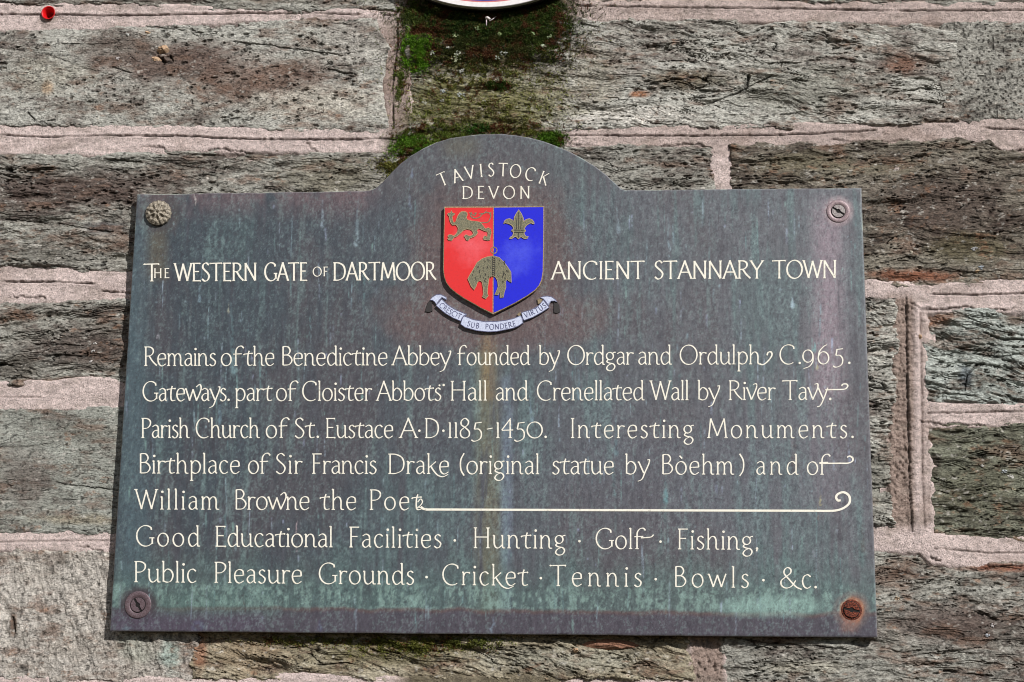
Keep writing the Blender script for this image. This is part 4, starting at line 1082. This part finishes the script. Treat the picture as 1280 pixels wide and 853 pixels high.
def edge_line(name, pts, y, w=.024):
    pn = Pen(y); c = np.array([tuple(q) for q in pts] + [tuple(pts[0])]); pn.stroke(c, 24, True, (w, w)); pn.build(name, M_GOLD, shield)


edge_line('lion_outline', lion, -0.0062); edge_line('fleur_de_lis_outline', cropmap(fl, 620, 255, 17.06), -0.0062, .03); edge_line('fleece_outline', cropmap(sheep, 575, 300, 10.667), -0.0063)
scroll = empty('motto_scroll', plaque)
seg1 = [(552.3, 373.8), (560, 381), (570, 387.2), (583.6, 392.7), (580.4, 394.6), (577.6, 398.4), (575.8, 401.8), (566, 397.8), (556, 391.8), (545, 382.5), (548.4, 378)]
seg2 = [(580, 394.7), (591.8, 399.3), (606.7, 402), (620, 401.6), (632.3, 400.3), (643, 397.6), (650.6, 394.3), (653.2, 398), (654, 404), (648, 408), (641, 410.8), (621, 414.8), (610, 415.3), (595.5, 413.7), (581.4, 409.8), (575.6, 405.6), (577, 399.6)]
seg3 = [(651.6, 390.6), (663.5, 387.3), (673, 382.2), (679, 374.8), (683, 379.4), (686.7, 384.6), (676.8, 391.2), (665.7, 397.2), (655, 401), (652.6, 396)]
cl = [(537, 375.5), (540, 371.5), (545, 368.3), (551, 367.8), (557.7, 371), (558.4, 374.4), (556, 374), (552.5, 372.2), (549, 376), (545.6, 381), (543.4, 378), (540.6, 375.8)]
cr = [(674.6, 372.4), (679, 370.4), (684, 369.8), (690, 371), (694.6, 374.4), (696.4, 378), (693, 376.6), (689, 376.8), (686.6, 380), (685.8, 382.6), (682.6, 378.4), (679, 374)]
for s_, yf in ((cl, -0.0026), (cr, -0.0026)): plate_piece('scroll_curl', s_, yf, 0.0003, [M_SCROLL], scroll, 0.0003)
for s_, yf in ((seg1, -0.0034), (seg2, -0.0040), (seg3, -0.0036)): plate_piece('scroll_band', s_, yf, 0.0003, [M_SCROLL], scroll, 0.0003)
for s_ in ([(531.2, 389.4), (535, 378), (538, 375.6), (539.6, 378), (540.6, 389), (536, 390.6)], [(692.6, 377.2), (696.4, 377.8), (698.8, 381), (700.4, 389.8), (696, 392), (692.2, 390.6)]):
    plate_piece('scroll_tail', s_, -0.0014, 0.0003, [M_DARK], scroll, 0.0002)  # shade on the tails is put into their dark metal colour
plate_piece('scroll_fold', [(671.6, 374), (675, 373.2), (678.4, 375), (676, 379.4), (672.4, 380)], -0.0020, 0.0003, [M_BRASS], scroll, 0.0002)
plate_piece('scroll_fold', [(646, 393.6), (649, 390.6), (651.8, 391), (652.2, 394), (649, 395.4)], -0.0020, 0.0003, [M_BRASS], scroll, 0.0002)
# dark outlines and the motto
def outl(pts, y, w=.03):
    pn = Pen(y); c = np.array(list(pts) + [pts[0]]); pn.stroke(c, 24, True, (w, w)); pn.build('scroll_outline', M_INK, scroll)


M_INK = simple('dark_blue_letter_enamel', (70, 72, 112), 0.5, scale=700, c2=(110, 112, 140))
for s_, yf in ((seg1, -0.0034), (seg2, -0.0040), (seg3, -0.0036), (cl, -0.0026), (cr, -0.0026)): outl(inset(s_, 0.45), yf)


def motto(text, path, cap, y, x0, x1):
    pth = catmull(path, 12); d = np.concatenate([[0], np.cumsum(np.hypot(*np.diff(pth, axis=0).T))])
    adv = np.array([G[c][0] if c != ' ' else .45 for c in text]); tot = d[-1] * (x1 - x0)
    nat = adv.sum() * cap; sx = min(1.05, tot / (nat + .12 * cap * (len(text) - 1))); gap = (tot - nat * sx) / max(1, len(text) - 1)
    pn = Pen(y); s0 = d[-1] * x0
    for c, a in zip(text, adv):
        if c != ' ':
            def pl(u, v, s0=s0):
                s = s0 + u * cap * sx; x = np.interp(s, d, pth[:, 0]); yy = np.interp(s, d, pth[:, 1])
                x2 = np.interp(s0 + a * cap * sx, d, pth[:, 0]) - np.interp(s0, d, pth[:, 0]); y2 = np.interp(s0 + a * cap * sx, d, pth[:, 1]) - np.interp(s0, d, pth[:, 1])
                l = math.hypot(x2, y2); return (x + v * cap * y2 / l, yy - v * cap * x2 / l)
            pn.glyph(c, pl, cap, (.13, .11), False)
        s0 += a * cap * sx + gap
    pn.build('motto_word', M_INK, scroll)


motto('CRESCIT', [(548.6, 383.0), (558, 390.2), (567, 395.4), (575, 399.2)], 6.2, -0.0034, 0, 1)
motto('SUB', [(583.6, 407.2), (590, 409.2), (598.4, 410.7)], 6.4, -0.0040, 0, 1)
motto('PONDERE', [(606.7, 411.6), (618, 411.9), (632, 410.6), (645.2, 407.4)], 6.4, -0.0040, 0, 1)
motto('VIRTUS', [(656.6, 397.6), (665, 394.5), (674, 390.2), (683.6, 383.8)], 6.4, -0.0036, 0, 1)

# ------------------------------------------------------------------ fixings
def lathe(name, c, prof, mat, parent, seg=32, y=0.0, fn=None, smooth=True):
    """profile of (radius, height out of the plate) metres, centred on survey point c"""
    p0 = P(c[0], c[1], y); V = []; F = []
    for r, h in prof:
        for i in range(seg):
            a = 2 * math.pi * i / seg; rr, hh = (r, h) if fn is None else fn(r, h, a)
            V.append((p0[0] + rr * math.cos(a), y - hh, p0[2] + rr * math.sin(a)))
    for j in range(len(prof) - 1):
        for i in range(seg): F.append((j * seg + i, j * seg + (i + 1) % seg, (j + 1) * seg + (i + 1) % seg, (j + 1) * seg + i))
    F.append(tuple((len(prof) - 1) * seg + i for i in range(seg)))
    return py_mesh(name, V, F, mat, parent, smooth)


M_ROS = simple('worn_rosette_brass', (178, 168, 150), 0.55, 0.15, scale=620, bump=0.0010, c2=(78, 70, 62))


def petals(r, h, a):
    R = 0.0166
    k = r / R
    d = 0.0
    if 0.24 < k < 0.74: d = -0.0034 * math.sin((k - .24) / .5 * math.pi) * (0.5 + 0.5 * math.cos(8 * a)) ** 0.7
    if 0.74 <= k < 0.93: d = -0.0014 * (0.5 - 0.5 * math.cos(16 * a))
    if k < 0.14: d = -0.0030
    return r * (1 + (0.02 * math.cos(16 * a) if k > .9 else 0)), h + d


prof = [(0.0166, -0.0002), (0.0168, 0.0016)] + [(0.0166 * math.cos(t), 0.0018 + 0.0076 * math.sin(t)) for t in np.linspace(0.12, 1.56, 22)]
lathe('rosette_screw_cover', (198.4, 267.2), prof, M_ROS, plaque, 96, 0.0, petals)
M_SC1 = simple('brown_screw_bronze', (112, 98, 104), 0.5, 0.3, scale=700, bump=0.0002, c2=(84, 66, 70))
M_SC2 = simple('bright_screw', (168, 164, 160), 0.4, 0.4, scale=700, bump=0.0002, c2=(124, 110, 112))
M_RUST = simple('rusted_screw', (150, 78, 56), 0.95, 0.0, scale=620, bump=0.004, c2=(44, 18, 16))
M_PINK = simple('pinkish_bronze_ring', (156, 138, 138), 0.5, 0.2, scale=700, bump=0.0002, c2=(122, 104, 112))


def screw(c, R, ringR, ms, mr, ang, rusty=False):
    e = empty('slotted_screw', plaque)
    if ringR: lathe('washer', c, [(ringR, -0.0002), (ringR, 0.0005), (ringR * .96, 0.0009), (R * 1.15, 0.0008), (R * 1.08, 0.0002)], mr, e, 40)
    else: lathe('washer', c, [(R * 1.35, -0.0002), (R * 1.3, 0.0004), (R * 1.08, 0.0004)], mr, e, 40)
    lathe('countersink_gap', c, [(R * 1.07, -0.0002), (R * 1.07, 0.00095), (R * 0.98, 0.00095)], M_GAP_SHADE, e, 40)
    p0 = P(c[0], c[1], 0)
    # head in two halves either side of the slot
    ca, sa = math.cos(ang), math.sin(ang)
    for sgn in (1, -1):
        w = R * 0.16; V = []; n = 14
        a0 = math.asin(w / R)
        outer = [(R * math.cos(t), R * math.sin(t)) for t in np.linspace(a0, math.pi - a0, n)]
        hole = [(-R * .34 * math.cos(t), R * .34 * math.sin(t)) for t in np.linspace(0.5, math.pi - .5, 6)]
        hole = [(x, max(y_, w)) for x, y_ in hole]
        pts = outer + [(-R * .36, w)] + hole + [(R * .36, w)]
        pts = [(x, y_ * sgn) for x, y_ in pts]
        pts = [(x * ca - y_ * sa, x * sa + y_ * ca) for x, y_ in pts]
        F = []; N = len(pts)
        for y_, s_ in ((0.0004, 1.0), (-0.0012, 1.0), (-0.0018, 0.965)): V += [(p0[0] + x * s_, y_, p0[2] + z * s_) for x, z in pts]
        for j in range(2):
            for i in range(N): F.append((j * N + i, j * N + (i + 1) % N, (j + 1) * N + (i + 1) % N, (j + 1) * N + i) if sgn > 0 else (j * N + (i + 1) % N, j * N + i, (j + 1) * N + i, (j + 1) * N + (i + 1) % N))
        for tri in tessellate_polygon([[Vector((x, z, 0)) for x, z in pts]]): F.append(tuple(2 * N + t for t in tri))
        py_mesh('screw_head', V, F, ms, e)
    lathe('slot_floor', c, [(R * .97, -0.0002), (R * .97, 0.00055)], M_GAP_SHADE, e, 24)
    lathe('spacer', c, [(0.008, -0.0180), (0.008, -0.0064)], M_DARK, e, 20)
    return e


tag(screw((1047.8, 264.4), 0.0083, 0.0145, M_SC2, M_PINK, math.radians(-34)), 'pale slotted screw in a pinkish ring, top right corner')
tag(screw((172.6, 756.3), 0.0088, 0.0165, M_SC1, M_SC1, math.radians(-58)), 'brown slotted screw in a wide dark ring, bottom left corner')
tag(screw((1064.4, 762.6), 0.0092, 0, M_RUST, M_RUST, math.radians(-12)), 'rusty orange slotted screw, bottom right corner')
lathe('spacer', (198.4, 267.2), [(0.008, -0.0180), (0.008, -0.0064)], M_DARK, plaque, 20)

# ------------------------------------------------------------------ round sign above
sign = empty('round_sign')
tag(sign, 'round blue sign with a white rim, cut off at the top edge above the moss', 'sign')
sc = P(612, -172, -0.004); SR = sc[2] - P(610, 9.6, -0.004)[2]
M_WHITE = simple('white_sign_enamel', (236, 232, 232), 0.3, scale=200, c2=(224, 218, 220))
M_SBLUE = simple('blue_sign_enamel', (62, 66, 150), 0.3, scale=200, c2=(56, 58, 140))
M_PINKE = simple('red_sign_line', (206, 120, 120), 0.3, scale=200)


def disc(name, r0, r1, y0, y1, mat, seg=128):
    V = []; F = []
    for (r, y) in ((r1, y1), (r1, y0 + .0006), (r1 - .0006, y0), (r0, y0)):
        for i in range(seg):
            a = 2 * math.pi * i / seg; V.append((sc[0] + r * math.cos(a), y, sc[2] + r * math.sin(a)))
    for j in range(3):
        for i in range(seg): F.append((j * seg + i, j * seg + (i + 1) % seg, (j + 1) * seg + (i + 1) % seg, (j + 1) * seg + i))
    if r0 < .16: F.append(tuple(3 * seg + i for i in range(seg)))
    return py_mesh(name, V, F, mat, sign)


disc('sign_plate', 0.001, SR - 0.0085, -0.0040, 0.0020, M_SBLUE)
disc('red_line', SR - 0.0090, SR - 0.0062, -0.0044, -0.0030, M_PINKE)
disc('white_rim', SR - 0.0070, SR, -0.0048, 0.0020, M_WHITE)
disc('black_backing', 0.001, SR + 0.0012, 0.0022, 0.0050, M_DARK)
for dx in (-0.1, 0.1):
    pp = PX(np.array([sc[0] + dx]), np.array([sc[2]]), 0.0)
    lathe('spacer', (pp[0][0], pp[1][0]), [(0.01, -0.018), (0.01, -0.0049)], M_DARK, sign, 16)

# ------------------------------------------------------------------ red wall plug, pebble, stem
M_PLUG = simple('red_plastic', (206, 22, 26), 0.35, scale=150, c2=(186, 16, 22))
plug = lathe('wall_plug', (61.8, 17.8), [(0.0056, -0.019), (0.0070, 0.0), (0.0090, 0.0040), (0.0094, 0.0048), (0.0090, 0.0052), (0.0080, 0.0046), (0.0056, -0.0010), (0.0046, -0.010), (0.0040, -0.018)], M_PLUG, None, 40, WALL_Y)
tag(plug, 'hollow red plastic plug set in the pink mortar near the top left corner', 'wall plug')
M_PEB = simple('buff_pebble', (196, 164, 134), 0.85, scale=500, bump=0.001, c2=(158, 134, 108))


def pebble(c, rx, rz, mat, parent=None, h=0.005, seed=1, name='pebble', y=WALL_Y):
    r_ = random.Random(seed); V = []; F = []; n = 12; rings = 5; p0 = P(c[0], c[1], y)
    for j in range(rings):
        t = j / (rings - 1) * math.pi / 2 * .95
        for i in range(n):
            a = 2 * math.pi * i / n; k_ = 1 + r_.uniform(-.16, .16)
            V.append((p0[0] + rx * math.cos(a) * math.cos(t) * k_, y + 0.004 - (h + .004) * math.sin(t) * r_.uniform(.85, 1.1), p0[2] + rz * math.sin(a) * math.cos(t) * k_))
    for j in range(rings - 1):
        for i in range(n): F.append((j * n + i, j * n + (i + 1) % n, (j + 1) * n + (i + 1) % n, (j + 1) * n + i))
    F.append(tuple((rings - 1) * n + i for i in range(n)))
    return py_mesh(name, V, F, mat, parent)


pebble((204.5, 62.5), 0.0095, 0.0068, M_PEB, wall, 0.0075, 1)
pebble((194, 75), 0.0075, 0.0055, M_PEB, wall, 0.004, 2)
pebble((185, 42), 0.0075, 0.0042, M_PEB, wall, 0.004, 3)
pebble((763, 806), 0.034, 0.0065, simple('reddish_chip', (150, 110, 88), .9, scale=400, bump=.001, c2=(112, 80, 64)), wall, 0.0045, 4)
pebble((720, 813), 0.0045, 0.0035, M_PEB, wall, 0.006, 5)
pebble((1149.6, 421), 0.0036, 0.0040, M_PEB, wall, 0.004, 6)
# --8<-- growth
# ------------------------------------------------------------------ moss and lichen
STW = [(PW[i], ST[i], i) for i in range(len(ST))]


def surface_h(U, V):
    """height of the built wall face at points"""
    H = np.full(U.shape, 0.0012)
    for pw, st, k in STW:
        sel = (U > pw[:, 0].min()) & (U < pw[:, 0].max()) & (V > pw[:, 1].min()) & (V < pw[:, 1].max())
        if not sel.any(): continue
        u, v = U[sel], V[sel]; d = seg_dist(u, v, pw)
        h = relief(st, k, u, v)[0] + 0.0018
        H[sel] = np.where(d > 0.003, h, H[sel])
    return H


M_MOSS = attr_mat('moss_fronds', 900, 0.0004, 0.9, 0.6, 1.4)
patches = [(540, 163, 40, 10, .5, (84, 92, 42)), (640, 160, 60, 7, .35, (92, 92, 48)), (590, 150, 90, 14, .16, (96, 96, 56)), (610, 14, 95, 20, .6, (62, 70, 34)), (620, 50, 100, 42, .36, (80, 80, 42)), (600, 100, 95, 40, .2, (98, 102, 48)), (640, 135, 70, 26, .14, (104, 108, 54)), (540, 140, 34, 30, .16, (96, 104, 48)), (523, 62, 18, 22, 1.0, (86, 122, 34)), (520, 72, 14, 14, .9, (92, 132, 30)), (575, 30, 50, 24, .95, (44, 62, 24)), (640, 24, 60, 26, .95, (52, 70, 26)), (540, 20, 34, 22, .8, (72, 84, 36)), (600, 60, 80, 26, .6, (58, 62, 30)),
           (680, 40, 30, 30, .7, (60, 74, 30)), (625, 108, 14, 5, .8, (60, 84, 34)), (520, 186, 26, 14, .95, (80, 112, 32)), (498, 208, 22, 12, .7, (92, 92, 44)), (560, 176, 26, 9, .8, (92, 106, 44)), (600, 162, 16, 6, .9, (54, 84, 28)),
           (690, 175, 18, 8, .95, (70, 100, 26)), (655, 166, 30, 4, .5, (100, 104, 50)), (500, 100, 8, 30, .35, (84, 96, 44)), (400, 802, 90, 6, .35, (92, 92, 44)), (520, 806, 80, 12, .4, (88, 90, 40)), (350, 800, 30, 5, .3, (96, 96, 50)), (590, 802, 40, 8, .4, (90, 96, 46)), (505, 170, 20, 5, .6, (70, 84, 34))]
PV = []; PC = []
for (x, y, rx, ry, den, c) in patches:
    n = int(rx * ry * 24 * den)
    r = rng.random(n) ** .62 * (1 + .35 * rng.standard_normal(n)); t = rng.random(n) * 2 * math.pi
    qx = x + rx * r * np.cos(t); qy = y + ry * r * np.sin(t)
    w = P(qx, qy, WALL_Y)
    cl_ = fbm(w[:, 0] * 130 + x, w[:, 2] * 130, 4, .8)
    ok = cl_ > (0.18 - .34 * den) + 0.10 * rng.standard_normal(n)
    w = w[ok]; cl_ = cl_[ok]
    cc = 1.3 * srgb(c) * (1 + .9 * cl_[:, None]) * (0.65 + .7 * rng.random((len(w), 1)))
    br_ = (fbm(w[:, 0] * 60 + 7, w[:, 2] * 60, 4, .8) + .15 * rng.standard_normal(len(w)) > .22)[:, None]
    cc = np.where(br_, srgb((112, 74, 50)) * (0.6 + .6 * rng.random((len(w), 1))), cc)
    PV.append(np.column_stack([w[:, 0], w[:, 2], np.clip(cl_ + .3, 0, 1) * den])); PC.append(cc)
PV = np.concatenate(PV); PC = np.concatenate(PC)
ok = ~((PV[:, 0] > PL_X0) & (PV[:, 0] < PL_X1) & (PV[:, 1] > PL_ZB) & (PV[:, 1] < top_z(PV[:, 0]) - 0.004))
PV = PV[ok]; PC = PC[ok]; N = len(PV)
hh = surface_h(PV[:, 0], PV[:, 1]) + 0.0045 * PV[:, 2] * (0.4 + 0.6 * rng.random(N))
base = np.column_stack([PV[:, 0], WALL_Y - hh, PV[:, 1]])
d = rng.standard_normal((N, 3)) * .6; d[:, 1] = -np.abs(d[:, 1]) - .5; d[:, 2] += .15; d /= np.linalg.norm(d, axis=1)[:, None]
s_ = np.cross(d, rng.standard_normal((N, 3))); s_ /= np.linalg.norm(s_, axis=1)[:, None]
L_ = (0.0012 + 0.0016 * rng.random(N))[:, None]; W_ = 0.00055
root = base - d * L_ * .8
Vm = np.stack([root - s_ * W_, root + s_ * W_, base + d * L_ + s_ * W_ * .2, base + d * L_ * 1.0 - s_ * W_ * .2], 1).reshape(-1, 3)
moss = np_mesh('moss', Vm, np.arange(4 * N).reshape(-1, 4), M_MOSS, None, np.repeat(PC, 4, 0), False)
tag(moss, 'dark and bright green moss clumps growing on the wall round the plaque arch', 'moss', kind='stuff')

M_LICH = attr_mat('lichen_crust', 900, 0.0006, 0.9, 0.8, 1.2)
spots = [(568, 45, 6, (176, 190, 142)), (545, 12, 6, (170, 178, 120)), (597, 39, 4.5, (168, 192, 140)), (541, 69, 5, (186, 188, 172)), (572, 68, 5, (196, 200, 180)), (570, 76, 7, (190, 194, 160)), (577, 90, 5, (188, 188, 180)),
         (555, 114, 6, (176, 184, 184)), (577, 120, 7, (180, 186, 184)), (571, 103, 4, (196, 190, 170)), (563, 103, 3, (196, 186, 166)), (552, 126, 4, (180, 180, 168)), (624, 46, 4, (166, 186, 130)), (687, 48, 4, (176, 196, 150)),
         (679, 60, 3.4, (196, 208, 180)), (630, 68, 5.5, (178, 182, 170)), (622, 74, 4, (190, 196, 176)), (667, 45, 3, (160, 186, 130)), (565, 170, 7, (200, 196, 150)), (535, 171, 4.5, (180, 188, 130)), (545, 178, 4, (190, 190, 140)), (530, 180, 4, (176, 184, 130)), (520, 175, 4, (190, 190, 150)),
         (552, 186, 4, (196, 196, 150)), (505, 192, 4, (180, 180, 140)), (640, 22, 4, (150, 140, 100)), (590, 22, 7, (150, 132, 84)), (560, 62, 3, (200, 200, 190)), (653, 100, 3, (170, 176, 150)), (530, 128, 3, (176, 176, 160)), (605, 128, 3, (180, 176, 160)),
         (1263, 596, 5, (208, 206, 200)), (1256, 590, 4, (200, 206, 210)), (1229, 583, 3.5, (200, 196, 190)), (1266, 612, 2.6, (224, 208, 176)), (1120, 210, 6, (196, 182, 176)), (1218, 312, 5, (196, 196, 200)), (1225, 335, 4, (176, 186, 196)), (1221, 340, 3, (224, 196, 160)), (1138, 316, 3.4, (204, 196, 180)),
         (1121, 749, 4, (220, 200, 176)), (1233, 795, 3, (200, 206, 214)), (1240, 782, 4, (196, 190, 188)), (117, 440, 3, (204, 200, 196)), (119, 430, 2.4, (204, 200, 196)), (114, 452, 2.4, (204, 200, 196)), (160, 44, 3, (226, 226, 220)), (147, 74, 3, (214, 206, 204))]
LV = []; LF = []; LC = []
cx_ = []
for (x, y, r, c) in spots:
    rr = random.Random(int(x * 7 + y))
    for q in range(int(5 + r * 1.6)):
        t = rr.uniform(0, 6.283); u = rr.uniform(0, 1) ** .7
        cx_.append((x + r * .8 * u * math.cos(t), y + r * .6 * u * math.sin(t), rr.uniform(.7, 1.6), c, rr))
for (x, y, r, c, rr) in cx_:
    n = 7; p0 = P(x, y, WALL_Y); r *= .00098; b = len(LV)
    a = np.arange(n) * 2 * math.pi / n
    ring = np.array([rr.uniform(.55, 1.35) for _ in range(n)])
    tilt = rr.uniform(-.4, .4)
    k_ = rr.uniform(.7, 1.05)
    for q, hgt in ((1.0, 0.0), (.7, .0006), (.05, .0008)):
        U_ = p0[0] + r * q * ring * np.cos(a); V_ = p0[2] + r * q * ring * np.sin(a) * .8
        H_ = surface_h(U_, V_) * 0.6 + surface_h(np.full(1, p0[0]), np.full(1, p0[2]))[0] * .4 + hgt + tilt * (U_ - p0[0]) + (0.0022 if y < 100 and 500 < x < 720 else .0003)
        for i in range(n): LV.append((U_[i], WALL_Y - H_[i], V_[i])); LC.append(srgb(c) * k_ * 0.85)
    for j in range(2):
        for i in range(n): LF.append((b + j * n + i, b + j * n + (i + 1) % n, b + (j + 1) * n + (i + 1) % n, b + (j + 1) * n + i))
li = np_mesh('lichen', LV, np.array(LF), M_LICH, None, np.array(LC), False)
tag(li, 'pale grey green lichen crusts dotted over the moss and stones', 'lichen', kind='stuff')

# a dead stem in the moss
M_STEM = simple('bleached_stem', (220, 206, 206), .6, scale=300)


def tube(V, F, pts, rad, seg=7):
    b = len(V); pts = [Vector(p) for p in pts]
    for i, p in enumerate(pts):
        t = (pts[min(i + 1, len(pts) - 1)] - pts[max(i - 1, 0)]).normalized(); u = t.orthogonal().normalized(); v = t.cross(u)
        for k_ in range(seg):
            a = 2 * math.pi * k_ / seg; V.append(p + (u * math.cos(a) + v * math.sin(a)) * rad[i])
    for i in range(len(pts) - 1):
        for k_ in range(seg): F.append((b + i * seg + k_, b + i * seg + (k_ + 1) % seg, b + (i + 1) * seg + (k_ + 1) % seg, b + (i + 1) * seg + k_))
    F.append(tuple(b + k_ for k_ in range(seg))[::-1]); F.append(tuple(b + (len(pts) - 1) * seg + k_ for k_ in range(seg)))


V = []; F = []
qq = lambda x, y, d=0.006: tuple(P(x, y, WALL_Y - d))
tube(V, F, [qq(608.3, 38, .003), qq(608.0, 30, .006), qq(608.2, 24, .008)], [.0006, .0007, .0009])
tube(V, F, [qq(606.6, 22.5, .0082), qq(609, 22.2, .0085), qq(612.5, 24.5, .0084)], [.0012, .0022, .0016])
tube(V, F, [qq(612, 26.5, .0084), qq(616, 24, .007), qq(620.5, 20.5, .0065)], [.0007, .0005, .0003])
st_ = py_mesh('dead_stem', V, F, M_STEM, None, True)
tag(st_, 'tiny bleached dead stem poking out of the moss below the round sign', 'plant stem')
